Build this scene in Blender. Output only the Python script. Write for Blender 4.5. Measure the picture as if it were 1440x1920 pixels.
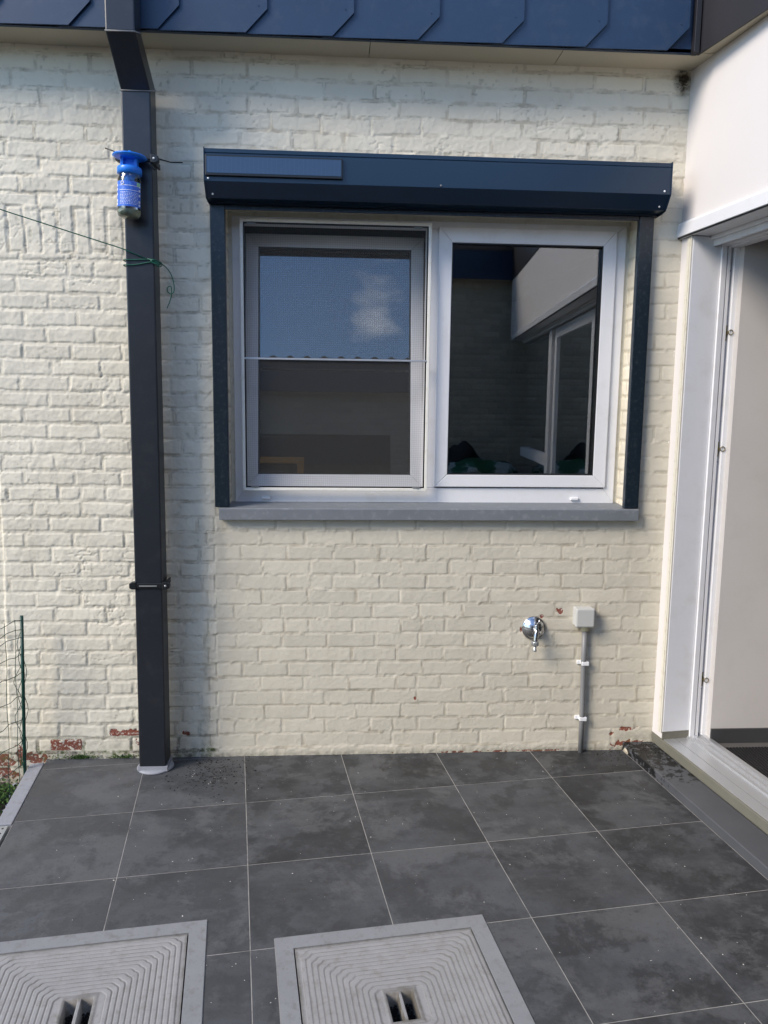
import bpy, bmesh, math, random
import numpy as np
from mathutils import Vector, Matrix
R = math.radians
random.seed(7); RNG = np.random.RandomState(11)
for o in list(bpy.data.objects): bpy.data.objects.remove(o)
scn = bpy.context.scene; COL = scn.collection

# ------------------------------------------------------------------ camera
cd = bpy.data.cameras.new('camera'); cam = bpy.data.objects.new('camera', cd); COL.objects.link(cam)
rot = Matrix(((0.9979343, 0.0030612, 0.0641698), (-0.063168, -0.135184, 0.9888049), (0.0117016, -0.9908158, -0.1347114)))
cam.matrix_world = Matrix.Translation((0.4203336, -3.5132861, 1.6391209)) @ (rot @ Matrix.Diagonal((1, -1, -1))).to_4x4()
cd.sensor_fit = 'HORIZONTAL'; cd.sensor_width = 36; cd.lens = 1460.29 / 1440 * 36
cd.clip_start = 0.05; cd.clip_end = 2000
scn.camera = cam
# ------------------------------------------------------------------ world, sun, exposure
SUN_EL, SUN_AZ = 36.0, 238.0          # azimuth clockwise from +Y
w = bpy.data.worlds.new('World'); scn.world = w; w.use_nodes = True
nt = w.node_tree; nt.nodes.clear()
wo = nt.nodes.new('ShaderNodeOutputWorld'); bg = nt.nodes.new('ShaderNodeBackground')
sky = nt.nodes.new('ShaderNodeTexSky'); sky.sky_type = 'NISHITA'; sky.sun_disc = False
sky.sun_elevation = R(SUN_EL); sky.sun_rotation = R(SUN_AZ); sky.air_density = 1.0; sky.dust_density = 0.25; sky.ozone_density = 6.0
tc = nt.nodes.new('ShaderNodeTexCoord'); mp = nt.nodes.new('ShaderNodeMapping')
mp.inputs['Scale'].default_value = (1, 1, 2.2); mp.inputs['Location'].default_value = (0.10, 0.25, 0.12)
cn = nt.nodes.new('ShaderNodeTexNoise'); cn.inputs['Scale'].default_value = 3.2; cn.inputs['Detail'].default_value = 8; cn.inputs['Roughness'].default_value = 0.6
cr = nt.nodes.new('ShaderNodeValToRGB'); cr.color_ramp.elements[0].position = 0.57; cr.color_ramp.elements[1].position = 0.86
mx = nt.nodes.new('ShaderNodeMix'); mx.data_type = 'RGBA'; mx.inputs[7].default_value = (12.5, 12.5, 13, 1)
nt.links.new(tc.outputs['Generated'], mp.inputs[0]); nt.links.new(mp.outputs[0], cn.inputs[0])
acc = cn.outputs[0]
for dv, rad, amt in (((.050, -.935, .325), .075, .17), ((.085, -.885, .425), .09, .16), ((.30, -.60, .74), .3, .2), ((-.6, -.3, .7), .3, .2)):
    vd = nt.nodes.new('ShaderNodeVectorMath'); vd.operation = 'DISTANCE'; nt.links.new(tc.outputs['Generated'], vd.inputs[0]); vd.inputs[1].default_value = dv
    m1 = nt.nodes.new('ShaderNodeMapRange'); m1.inputs[1].default_value = 0; m1.inputs[2].default_value = rad; m1.inputs[3].default_value = amt; m1.inputs[4].default_value = 0
    m1.interpolation_type = 'SMOOTHSTEP'; nt.links.new(vd.outputs['Value'], m1.inputs[0])
    ad = nt.nodes.new('ShaderNodeMath'); nt.links.new(acc, ad.inputs[0]); nt.links.new(m1.outputs[0], ad.inputs[1]); acc = ad.outputs[0]
nt.links.new(acc, cr.inputs[0])
nt.links.new(cr.outputs[0], mx.inputs[0]); nt.links.new(sky.outputs[0], mx.inputs[6]); nt.links.new(mx.outputs[2], bg.inputs[0])
bg.inputs[1].default_value = 0.15; nt.links.new(bg.outputs[0], wo.inputs[0])
sl = bpy.data.lights.new('sun', 'SUN'); sl.energy = 2.2; sl.angle = R(24); sl.color = (1.0, 0.88, 0.73)
so = bpy.data.objects.new('sun', sl); COL.objects.link(so)
sd = Vector((math.sin(R(SUN_AZ)) * math.cos(R(SUN_EL)), math.cos(R(SUN_AZ)) * math.cos(R(SUN_EL)), math.sin(R(SUN_EL))))
so.rotation_euler = sd.to_track_quat('Z', 'Y').to_euler()
scn.view_settings.view_transform = 'Standard'; scn.view_settings.look = 'None'; scn.view_settings.gamma = 1
scn.view_settings.exposure = 0.92

# ------------------------------------------------------------------ node materials
class NM:
    def __init__(s, name):
        s.m = bpy.data.materials.new(name); s.m.use_nodes = True; s.t = s.m.node_tree
        s.b = s.t.nodes['Principled BSDF']; s.out = s.t.nodes['Material Output']; s.co = None
    def new(s, k, **kw):
        n = s.t.nodes.new('ShaderNode' + k)
        for a, v in kw.items(): setattr(n, a, v)
        return n
    def l(s, a, b): s.t.links.new(a, b)
    def coord(s):
        if not s.co: s.co = s.new('NewGeometry').outputs['Position']
        return s.co
    def mapped(s, scale=(1, 1, 1), rotz=0, loc=(0, 0, 0)):
        m = s.new('Mapping'); m.inputs['Scale'].default_value = scale; m.inputs['Rotation'].default_value = (0, 0, rotz)
        m.inputs['Location'].default_value = loc; s.l(s.coord(), m.inputs[0]); return m.outputs[0]
    def noise(s, scale, detail=4, rough=0.55, vec=None, dist=0):
        n = s.new('TexNoise'); n.inputs['Scale'].default_value = scale; n.inputs['Detail'].default_value = detail
        n.inputs['Roughness'].default_value = rough; n.inputs['Distortion'].default_value = dist
        s.l(vec if vec is not None else s.coord(), n.inputs['Vector']); return n.outputs[0]
    def ramp(s, fac, p0, p1, c0=(0, 0, 0, 1), c1=(1, 1, 1, 1), interp='LINEAR'):
        r = s.new('ValToRGB'); r.color_ramp.elements[0].position = p0; r.color_ramp.elements[1].position = p1
        r.color_ramp.elements[0].color = c0; r.color_ramp.elements[1].color = c1; r.color_ramp.interpolation = interp
        s.l(fac, r.inputs[0]); return r.outputs[0]
    def mix(s, fac, a, b, mode='MIX'):
        m = s.new('Mix'); m.data_type = 'RGBA'; m.blend_type = mode
        for i, v in ((0, fac), (6, a), (7, b)):
            if hasattr(v, 'links') or hasattr(v, 'is_linked'): s.l(v, m.inputs[i])
            else: m.inputs[i].default_value = v if i == 0 else (tuple(v) + (1,))[:4]
        return m.outputs[2]
    def math(s, op, a, b=0.5, clamp=False):
        m = s.new('Math', operation=op); m.use_clamp = clamp
        for i, v in ((0, a), (1, b)):
            if hasattr(v, 'is_linked'): s.l(v, m.inputs[i])
            else: m.inputs[i].default_value = v
        return m.outputs[0]
    def attr(s, n): return s.new('Attribute', attribute_name=n).outputs['Fac']
    def bump(s, h, strength=0.3, dist=0.002):
        b = s.new('Bump'); b.inputs['Strength'].default_value = strength; b.inputs['Distance'].default_value = dist
        s.l(h, b.inputs['Height']); s.l(b.outputs[0], s.b.inputs['Normal'])
    def base(s, c):
        if hasattr(c, 'is_linked'): s.l(c, s.b.inputs['Base Color'])
        else: s.b.inputs['Base Color'].default_value = (*c, 1)
    def set(s, rough=None, metal=None, spec=None, coat=None):
        if rough is not None:
            if hasattr(rough, 'is_linked'): s.l(rough, s.b.inputs['Roughness'])
            else: s.b.inputs['Roughness'].default_value = rough
        if metal is not None: s.b.inputs['Metallic'].default_value = metal
        if spec is not None: s.b.inputs['Specular IOR Level'].default_value = spec
        if coat is not None: s.b.inputs['Coat Weight'].default_value = coat
        return s
def simple(name, col, rough=0.5, metal=0.0, var=0.08, scale=12, bump=0.0, dirt=None, spec=None):
    n = NM(name); c = n.mix(n.noise(scale, 5), tuple(x * (1 - var) for x in col), tuple(min(1, x * (1 + var)) for x in col))
    if dirt:
        c = n.mix(n.math('MULTIPLY', n.ramp(n.noise(dirt[1], 6, 0.65), 0.52, 0.72), dirt[0]), c, dirt[2])
    n.base(c); n.set(rough, metal, spec)
    if bump: n.bump(n.noise(scale * 14, 3), bump, 0.001)
    return n.m
M = {}
M['pvc'] = simple('white_pvc', (.72, .72, .73), .32, dirt=(.25, 9, (.50, .47, .40)), var=.03)
M['cream'] = simple('cream_aluminium', (.66, .63, .53), .4, dirt=(.5, 30, (.42, .34, .22)), var=.05)
M['screenframe'] = simple('screen_frame_white', (.78, .76, .69), .35, dirt=(.4, 30, (.55, .47, .28)))
M['capwhite'] = simple('cap_plastic', (.8, .8, .8), .3)
M['navy'] = simple('navy_powdercoat', (.007, .022, .046), .28, var=.06, bump=.03)
M['guide'] = simple('guide_rail_paint', (.007, .014, .022), .30, var=.08, dirt=(.25, 60, (.12, .13, .14)))
M['slate'] = simple('navy_slate', (.012, .032, .072), .40, var=.16, scale=6, bump=.10, dirt=(.25, 18, (.06, .08, .11)))
M['slate_dark'] = simple('dark_slate', (.016, .015, .018), .5, var=.2, scale=6, bump=.1)
M['pipe'] = simple('anthracite_pipe', (.014, .016, .021), .33, var=.10, scale=3, bump=.04, dirt=(.14, 14, (.08, .08, .08)))
M['black'] = simple('black_plastic', (.007, .008, .009), .38)
M['soffit'] = simple('soffit_board', (.52, .46, .34), .6, var=.06, scale=4, bump=.06)
M['render'] = simple('white_render', (.67, .635, .61), .7, var=.02, scale=3, bump=.12)
M['wood'] = simple('orange_wood', (.80, .36, .06), .5, var=.25, scale=18)
M['alu'] = simple('aluminium', (.62, .63, .64), .38, metal=.75, var=.05)
M['galv'] = simple('galvanised_steel', (.50, .53, .55), .42, metal=.7, var=.15, scale=30)
M['chrome'] = simple('chrome', (.50, .50, .50), .20, metal=1, var=.05)
M['zamak'] = simple('dull_zinc_fitting', (.42, .43, .42), .35, metal=.6, var=.1)
M['greypvc'] = simple('grey_conduit', (.20, .20, .20), .45, var=.06)
M['boxgrey'] = simple('grey_box_plastic', (.50, .50, .47), .5, var=.04)
M['gland'] = simple('yellowed_plastic', (.62, .57, .36), .5, var=.08)
M['blue'] = simple('blue_plastic', (.012, .19, .72), .35, var=.04)
M['line'] = simple('green_cord', (.006, .085, .05), .4)
M['green'] = simple('green_wire', (.003, .042, .028), .4, var=.15)
M['steelpin'] = simple('brass_steel', (.20, .17, .10), .35, metal=.9)
M['caulk'] = simple('white_caulk', (.7, .66, .58), .6, bump=.3, scale=30)
M['mortar'] = simple('old_mortar', (.42, .37, .28), .9, var=.3, scale=60, bump=.6)
M['beige'] = simple('beige_threshold', (.15, .145, .115), .5, var=.12, scale=14, dirt=(.4, 20, (.20, .18, .12)))
M['blackbag'] = simple('black_fabric', (.01, .01, .011), .7)
M['darkfill'] = simple('dark_interior', (.035, .033, .032), .8, var=.2)
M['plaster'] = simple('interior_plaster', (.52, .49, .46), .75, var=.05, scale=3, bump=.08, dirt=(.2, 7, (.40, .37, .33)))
M['skirt'] = simple('dark_skirting_tile', (.05, .05, .052), .45, var=.25, scale=9)
M['rooftile'] = simple('roof_tile', (.14, .10, .085), .7, var=.2)
M['moss'] = simple('moss', (.05, .10, .02), .9, var=.5, scale=90, bump=.6)
M['leaf'] = simple('leaf', (.06, .13, .02), .6, var=.3)
M['crumb'] = simple('pale_crumbs', (.55, .53, .48), .8)
M['nest'] = simple('nest_debris', (.14, .11, .08), .9, var=.5, scale=150, bump=.8)
M['litter'] = simple('dark_litter', (.008, .007, .006), .9, var=.5, scale=90)
M['hose'] = simple('wet_debris', (.03, .026, .014), .25, var=.6, scale=200, bump=.6)

def glass(name, k, tint=(.92, .95, .94), rough=0.0):
    n = NM(name); t = n.new('BsdfTransparent'); t.inputs[0].default_value = (*tint, 1)
    g = n.new('BsdfGlossy'); g.inputs['Roughness'].default_value = rough; g.inputs[0].default_value = (1, 1, 1, 1)
    f = n.new('Fresnel'); f.inputs[0].default_value = 1.5
    x = n.new('MixShader'); n.l(n.math('MULTIPLY', f.outputs[0], k, True), x.inputs[0]); n.l(t.outputs[0], x.inputs[1]); n.l(g.outputs[0], x.inputs[2])
    n.l(x.outputs[0], n.out.inputs[0]); return n.m
M['glass'] = glass('window_glass', 3.3, (.86, .88, .87))
M['jar'] = glass('jar_glass', 1.6, (.80, .86, .88), .03)
def screen_mat():
    n = NM('fly_screen_mesh'); t = n.new('BsdfTransparent'); d = n.new('BsdfDiffuse'); d.inputs[0].default_value = (.12, .116, .108, 1)
    c = n.coord(); sp = n.new('SeparateXYZ')
    wob = n.noise(2.0, 2); 
    n.l(c, sp.inputs[0])
    def wave(o, a):
        ph = n.math('ADD', n.math('MULTIPLY', o, a), n.math('MULTIPLY', wob, 26.0)); return n.math('SINE', ph)
    sx = wave(sp.outputs[0], 640.0); sz = wave(sp.outputs[2], 640.0)
    f = n.math('ADD', n.math('MULTIPLY', n.math('ADD', sx, sz), 0.042), 0.27)
    x = n.new('MixShader'); n.l(f, x.inputs[0]); n.l(t.outputs[0], x.inputs[1]); n.l(d.outputs[0], x.inputs[2]); n.l(x.outputs[0], n.out.inputs[0]); return n.m
M['screen'] = screen_mat()

def brick_mat(name, tint=1.0):
    n = NM(name)
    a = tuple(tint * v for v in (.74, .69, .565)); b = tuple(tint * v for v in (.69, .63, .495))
    c = n.mix(n.ramp(n.noise(2.3, 6, .6), .35, .68), a, b)
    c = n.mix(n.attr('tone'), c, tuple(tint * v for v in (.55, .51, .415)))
    streak = n.noise(5, 6, .6, n.mapped((1.6, 1, .22)))
    c = n.mix(n.math('MULTIPLY', n.ramp(streak, .55, .75), .20), c, (.45, .40, .30))
    c = n.mix(n.math('MULTIPLY', n.ramp(n.noise(140, 4, .6), .62, .75), .22), c, (.42, .37, .28))
    gd = n.math('MULTIPLY', n.attr('groove'), n.ramp(n.noise(11, 5, .6), .42, .66))
    c = n.mix(n.math('MULTIPLY', gd, .55), c, (.30, .25, .17))
    red = n.mix(n.noise(70, 4), (.30, .085, .05), (.15, .05, .035))
    red = n.mix(n.ramp(n.noise(95, 5, .7), .56, .60), red, (.62, .58, .50))
    c = n.mix(n.ramp(n.attr('peel'), .45, .5), c, red)
    dn = n.math('MULTIPLY', n.attr('dirt'), n.ramp(n.noise(38, 6, .7), .30, .62))
    c = n.mix(dn, c, n.mix(n.ramp(n.noise(16, 4), .45, .6), (.055, .045, .03), (.06, .085, .02)))
    n.base(c); n.set(.62, spec=.35); n.bump(n.math('ADD', n.noise(230, 4, .6), n.noise(60, 3)), .32, .0016)
    return n.m
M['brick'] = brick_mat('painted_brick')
M['brick_far'] = brick_mat('far_brick', .60)  # wall paint darkened: shade on the opposite house put into the colour
M['brick_reveal'] = brick_mat('painted_reveal_brick', 1.0)

def tile_mat():
    n = NM('dark_stone_tile')
    vo = n.new('VectorMath', operation='ADD'); cx_ = n.new('CombineXYZ'); tt = n.math('MULTIPLY', n.attr('tone'), 61.0); n.l(tt, cx_.inputs[0]); n.l(tt, cx_.inputs[2])
    n.l(n.mapped((1, 1, 1), R(-7.16)), vo.inputs[0]); n.l(cx_.outputs[0], vo.inputs[1]); v = vo.outputs[0]
    big = n.noise(2.1, 8, .68, v, .15); streak = n.noise(5.5, 7, .68, n.mapped((.45, 1.6, 1), R(-7.16)))
    c = n.mix(n.ramp(big, .40, .60), (.013, .013, .013), (.056, .059, .063))
    c = n.mix(n.math('MULTIPLY', n.ramp(streak, .40, .70), .6), c, (.078, .082, .086))
    c = n.mix(n.math('MULTIPLY', n.ramp(n.noise(3.1, 9, .70, v, .2), .495, .545), .70), c, (.012, .012, .012))
    c = n.mix(n.math('MULTIPLY', n.ramp(n.noise(2.6, 9, .72, v, .25), .52, .58), .55), c, (.104, .106, .106))
    c = n.mix(n.math('MULTIPLY', n.ramp(n.noise(24, 8, .75, v, .2), .52, .66), .30), c, (.105, .107, .106))
    c = n.mix(n.attr('tone'), c, n.mix(.55, c, (.14, .146, .154)))
    c = n.mix(n.math('MULTIPLY', n.ramp(n.noise(75, 5, .75), .56, .68), .55), c, (.020, .020, .020))
    c = n.mix(n.math('MULTIPLY', n.ramp(n.noise(160, 3, .6), .66, .74), .5), c, (.15, .15, .145))
    # splashes of wet dirt by the pipe foot and the wall
    for (x, y, r, s, th) in ((-.11, -.19, .36, 55, .60), (1.80, -.10, .22, 30, .60)):
        d = n.new('VectorMath', operation='DISTANCE'); n.l(n.coord(), d.inputs[0]); d.inputs[1].default_value = (x, y, 0)
        k = n.math('SUBTRACT', 1.0, n.math('DIVIDE', d.outputs['Value'], r), True)
        k2 = n.math('ADD', n.math('MULTIPLY', k, .16), n.noise(s, 5, .7))
        c = n.mix(n.math('MULTIPLY', n.ramp(k2, th + .10, th + .13), n.ramp(k, .05, .3)), c, (.008, .007, .006))
    n.base(c)
    rg = n.ramp(n.noise(6, 5, .6, v), .35, .7, (.50, .50, .50, 1), (.78, .78, .78, 1)); n.set(rough=rg, spec=.5)
    n.bump(n.math('ADD', n.noise(90, 5, .65), n.noise(18, 4)), .22, .0012)
    return n.m
M['tile'] = tile_mat()
M['grout'] = simple('pale_grout', (.36, .34, .31), .85, var=.4, scale=22, dirt=(.9, 9, (.09, .085, .08)))
def stone_mat(name, col, stain, gro=False):
    n = NM(name); c = n.mix(n.noise(8, 6, .6), tuple(v * .82 for v in col), tuple(v * 1.12 for v in col))
    c = n.mix(n.math('MULTIPLY', n.ramp(n.noise(26, 6, .7), .52, .68), .6), c, stain); c = n.mix(n.math('MULTIPLY', n.ramp(n.noise(190, 3, .7), .60, .70), .4), c, tuple(v * .45 for v in stain))
    if gro: c = n.mix(n.math('MULTIPLY', n.attr('groove'), n.ramp(n.noise(14, 5, .7), .30, .65, (.15, .15, .15, 1), (.8, .8, .8, 1))), c, (.10, .09, .07))
    n.base(c); n.set(.6); n.bump(n.noise(120, 4, .6), .25, .001); return n.m
M['sill'] = stone_mat('bluestone_sill', (.16, .175, .19), (.25, .26, .27))
M['edging'] = stone_mat('pale_bluestone', (.30, .31, .34), (.18, .17, .15))
M['lid'] = stone_mat('manhole_alloy', (.31, .305, .30), (.20, .185, .16), True)
M['lidframe'] = stone_mat('manhole_frame_alloy', (.245, .25, .255), (.15, .145, .135))
def kerb_mat():
    n = NM('doorstep_stone'); c = n.mix(n.noise(5, 6, .6), (.055, .057, .063), (.095, .098, .105))
    d = n.new('VectorMath', operation='DISTANCE'); n.l(n.coord(), d.inputs[0]); d.inputs[1].default_value = (1.90, -.12, .04)
    k = n.math('SUBTRACT', 1.0, n.math('DIVIDE', d.outputs['Value'], .38), True)
    k2 = n.math('ADD', n.math('MULTIPLY', k, .20), n.noise(38, 5, .65))
    c = n.mix(n.math('MULTIPLY', n.ramp(k2, .60, .63), n.ramp(k, .05, .25)), c, (.006, .006, .006))
    n.base(c); n.set(.5); n.bump(n.noise(110, 4), .2, .001); return n.m
M['kerb'] = kerb_mat()
def soil_mat():
    n = NM('soil'); c = n.mix(n.noise(45, 6, .7), (.012, .010, .008), (.07, .06, .045)); n.base(c); n.set(.9)
    n.bump(n.noise(60, 6, .7), .9, .01); return n.m
M['soil'] = soil_mat()
def mat_mat():
    n = NM('ribbed_rubber'); n.base((.010, .010, .011)); n.set(.6); return n.m
M['mat'] = mat_mat()
def bag_mat():
    n = NM('shiny_carrier_bag'); c = n.mix(n.ramp(n.noise(4.5, 3), .47, .53), (.01, .09, .04), (.32, .38, .38)); n.base(c); n.set(.25)
    n.bump(n.noise(25, 4), .8, .01); return n.m
M['bag'] = bag_mat()
def label_mat():
    n = NM('bottle_label'); n.base(n.mix(n.ramp(n.noise(200, 2), .5, .55), (.03, .12, .58), (.06, .20, .68))); n.set(.4); return n.m
M['floor_in'] = simple('inner_floor_tile', (.11, .105, .10), .45, var=.2)
M['label'] = label_mat()
M['labelwhite'] = simple('label_white', (.8, .8, .82), .4)
M['labelgreen'] = simple('label_green', (.35, .62, .35), .4)
M['bait'] = simple('bait_liquid', (.50, .50, .36), .15, var=.5, scale=60)

# ------------------------------------------------------------------ mesh building
WA = R(7.16); TV = Vector((math.sin(WA), -math.cos(WA), 0)); NV = Vector((math.cos(WA), math.sin(WA), 0))
def NT(n, t, z): return NV * n + TV * t + Vector((0, 0, z))      # wing coordinates: n into the wing, t along it
GO = Vector((-.89, -.107, 0)); GX = NV.copy(); GY = Vector((-math.sin(WA), math.cos(WA), 0))
def G(u, v, z=0): return GO + GX * u + GY * v + Vector((0, 0, z))   # tile grid coordinates in metres
class MB:
    def __init__(s): s.v = []; s.f = []; s.mi = []; s.smooth = []; s.m = 0
    def add(s, vs, fs, smooth=False):
        b = len(s.v); s.v += [Vector(p) for p in vs]
        for f in fs: s.f.append([b + i for i in f]); s.smooth.append(smooth); s.mi.append(s.m)
        return s
    def box(s, x0, x1, y0, y1, z0, z1, fn=None):
        vs = [Vector((x, y, z)) for z in (z0, z1) for x, y in ((x0, y0), (x1, y0), (x1, y1), (x0, y1))]
        if fn: vs = [fn(*p) for p in vs]
        return s.add(vs, [(0, 3, 2, 1), (4, 5, 6, 7), (0, 1, 5, 4), (1, 2, 6, 5), (2, 3, 7, 6), (3, 0, 4, 7)])
    def prism(s, pts, a, b, fn):
        """pts 2D profile, extruded from a to b; fn(p, q, k) -> point"""
        n = len(pts); vs = [fn(p, q, a) for p, q in pts] + [fn(p, q, b) for p, q in pts]
        return s.add(vs, [tuple(range(n))[::-1], tuple(range(n, 2 * n))] + [(i, (i + 1) % n, n + (i + 1) % n, n + i) for i in range(n)])
    def tube(s, path, r, seg=8, caps=True):
        path = [Vector(p) for p in path]; rings = []; up = None
        for i, p in enumerate(path):
            d = (path[min(i + 1, len(path) - 1)] - path[max(i - 1, 0)]).normalized()
            if up is None: up = d.orthogonal().normalized()
            up = (up - d * up.dot(d)).normalized(); sd_ = d.cross(up)
            rr = r[i] if isinstance(r, (list, tuple)) else r
            rings.append([p + (up * math.cos(2 * math.pi * k / seg) + sd_ * math.sin(2 * math.pi * k / seg)) * rr for k in range(seg)])
        vs = [q for ring in rings for q in ring]; fs = []
        for i in range(len(path) - 1):
            for k in range(seg):
                a = i * seg + k; b = i * seg + (k + 1) % seg; fs.append((a, b, b + seg, a + seg))
        s.add(vs, fs, True)
        if caps:
            s.add(rings[0], [tuple(range(seg))[::-1]]); s.add(rings[-1], [tuple(range(seg))])
        return s
    def lathe(s, prof, c, axis=(0, 0, 1), seg=32, caps=True, fn=None):
        c = Vector(c); ax = Vector(axis).normalized(); u = ax.orthogonal().normalized(); w_ = ax.cross(u); vs = []; fs = []
        for r, h in prof:
            for k in range(seg):
                an = 2 * math.pi * k / seg; vs.append(c + ax * h + (u * math.cos(an) + w_ * math.sin(an)) * r)
        for i in range(len(prof) - 1):
            for k in range(seg):
                a = i * seg + k; b = i * seg + (k + 1) % seg; fs.append((a, b, b + seg, a + seg))
        s.add(vs, fs, True)
        if caps: s.add(vs[:seg], [tuple(range(seg))[::-1]]); s.add(vs[-seg:], [tuple(range(seg))])
        return s
    def xf(s, fn): s.v = [fn(p) for p in s.v]; return s
    def build(s, name, mats, parent=None, bevel=0, loc=None):
        off = Vector(loc) if loc is not None else (Vector(parent['_o']) if parent else Vector((0, 0, 0)))
        me = bpy.data.meshes.new(name); me.from_pydata([p - off for p in s.v], [], s.f)
        for m in (mats if isinstance(mats, (list, tuple)) else [mats]): me.materials.append(M[m])
        me.polygons.foreach_set('use_smooth', s.smooth); me.polygons.foreach_set('material_index', s.mi)
        bm = bmesh.new(); bm.from_mesh(me)
        bmesh.ops.remove_doubles(bm, verts=bm.verts, dist=1e-6) if any(s.smooth) and not bevel else None
        bmesh.ops.recalc_face_normals(bm, faces=bm.faces)
        if bevel:
            es = [e for e in bm.edges if len(e.link_faces) == 2 and e.calc_face_angle() > .5]
            bmesh.ops.bevel(bm, geom=es, offset=bevel, segments=2, profile=.5, affect='EDGES', clamp_overlap=True)
        bm.to_mesh(me); bm.free()
        o = bpy.data.objects.new(name, me); COL.objects.link(o)
        if parent: o.parent = parent
        else: o.location = off
        o['_o'] = tuple(off)
        return o
def tag(o, label=None, cat=None, group=None, kind=None):
    if label: o['label'] = label
    if cat: o['category'] = cat
    if group: o['group'] = group
    if kind: o['kind'] = kind
    return o
def thing(name, loc, label, cat, group=None):
    o = bpy.data.objects.new(name, None); o.empty_display_size = .1; COL.objects.link(o); o.location = loc; o['_o'] = tuple(loc)
    return tag(o, label, cat, group)
def frame_mb(mb, x0, x1, z0, z1, wl, wr, wb, wt, y0, y1):
    """mitred rectangular frame in the xz plane"""
    o = [(x0, z0), (x1, z0), (x1, z1), (x0, z1)]; i = [(x0 + wl, z0 + wb), (x1 - wr, z0 + wb), (x1 - wr, z1 - wt), (x0 + wl, z1 - wt)]
    for k in range(4):
        a, b = k, (k + 1) % 4; q = [o[a], o[b], i[b], i[a]]
        mb.add([(p[0], y0, p[1]) for p in q] + [(p[0], y1, p[1]) for p in q], [(0, 1, 2, 3), (7, 6, 5, 4), (0, 4, 5, 1), (1, 5, 6, 2), (2, 6, 7, 3), (3, 7, 4, 0)])
    return mb

# ------------------------------------------------------------------ brick relief as a real displaced sheet
LAT = RNG.rand(256, 256)
def vn(x, y, seed=0):
    x = x + seed * 37.17; y = y + seed * 91.73
    xi = np.floor(x).astype(int); yi = np.floor(y).astype(int); fx = x - xi; fy = y - yi
    fx = fx * fx * (3 - 2 * fx); fy = fy * fy * (3 - 2 * fy)
    a = LAT[xi & 255, yi & 255]; b = LAT[(xi + 1) & 255, yi & 255]; c = LAT[xi & 255, (yi + 1) & 255]; d = LAT[(xi + 1) & 255, (yi + 1) & 255]
    return a * (1 - fx) * (1 - fy) + b * fx * (1 - fy) + c * (1 - fx) * fy + d * fx * fy
def fbm(x, y, seed=0, o=4):
    s = 0; a = .5
    for k in range(o): s = s + a * vn(x * 2 ** k, y * 2 ** k, seed + k * 3); a *= .5
    return s / (1 - .5 ** o)
def hsh(a, b, s=0): 
    a = a.astype(int); b = b.astype(int); return LAT[(a * 57 + b * 131 + s * 71) & 255, (a * 29 - b * 17 + s * 113) & 255]
def sstep(a, b, x): t = np.clip((x - a) / (b - a), 0, 1); return t * t * (3 - 2 * t)
def bricks(u, v, z0, C, L, offs, amp, seed, mort=.0062, wob=1.0):
    """returns height (0..1 on brick), brick id noise"""
    uu = u + wob * .006 * (fbm(u * 9, v * 9, seed) - .5) + wob * .004 * (fbm(u * 45, v * 45, seed + 5) - .5)
    vv = v + wob * .007 * (fbm(u * 5, v * 5, seed + 9) - .5) + wob * .0045 * (fbm(u * 50, v * 50, seed + 2) - .5)
    k = np.floor((vv - z0) / C); base = offs(k) + (hsh(k, k * 0, seed) - .5) * .05
    s = (uu - base) / L; i = np.floor(s)
    jl = (hsh(i, k, seed + 1) - .5) * .018; jr = (hsh(i + 1, k, seed + 1) - .5) * .018
    hd = hsh(i, k, seed + 7) > .965                                     # an occasional bat
    dl = (s - i) * L - jl; dr = (1 - (s - i)) * L + jr; dm = np.where(hd, np.abs((s - i - .48) * L), 9)
    dv0 = (vv - z0 - k * C) - (hsh(k, i, seed + 3) - .5) * .004; dv1 = C - (vv - z0 - k * C) - (hsh(k + 1, i, seed + 3) - .5) * .004
    dx = np.minimum(np.minimum(dl, dr), dm); dz = np.minimum(dv0, dv1)
    m2 = mort * (.75 + .7 * fbm(u * 30, v * 30, seed + 12))
    a = np.clip(dx - m2, 0, .012); b = np.clip(dz - m2, 0, .012); rr = .0032
    ax = np.clip(rr - a, 0, rr); bz = np.clip(rr - b, 0, rr); dd = 1 - np.clip(np.sqrt(ax * ax + bz * bz) / rr, 0, 1)
    inside = sstep(0, .75, dd) * (dx > m2) * (dz > m2)
    idn = hsh(i, k, seed + 4); tilt = (hsh(i, k, seed + 5) - .5) * (dl - dr) * 2 * .007 + (hsh(i, k, seed + 6) - .5) * (dv0 - dv1) * .03
    bricks.edge = np.abs(np.minimum(dx, dz) - m2)
    return inside, idn, tilt
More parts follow.
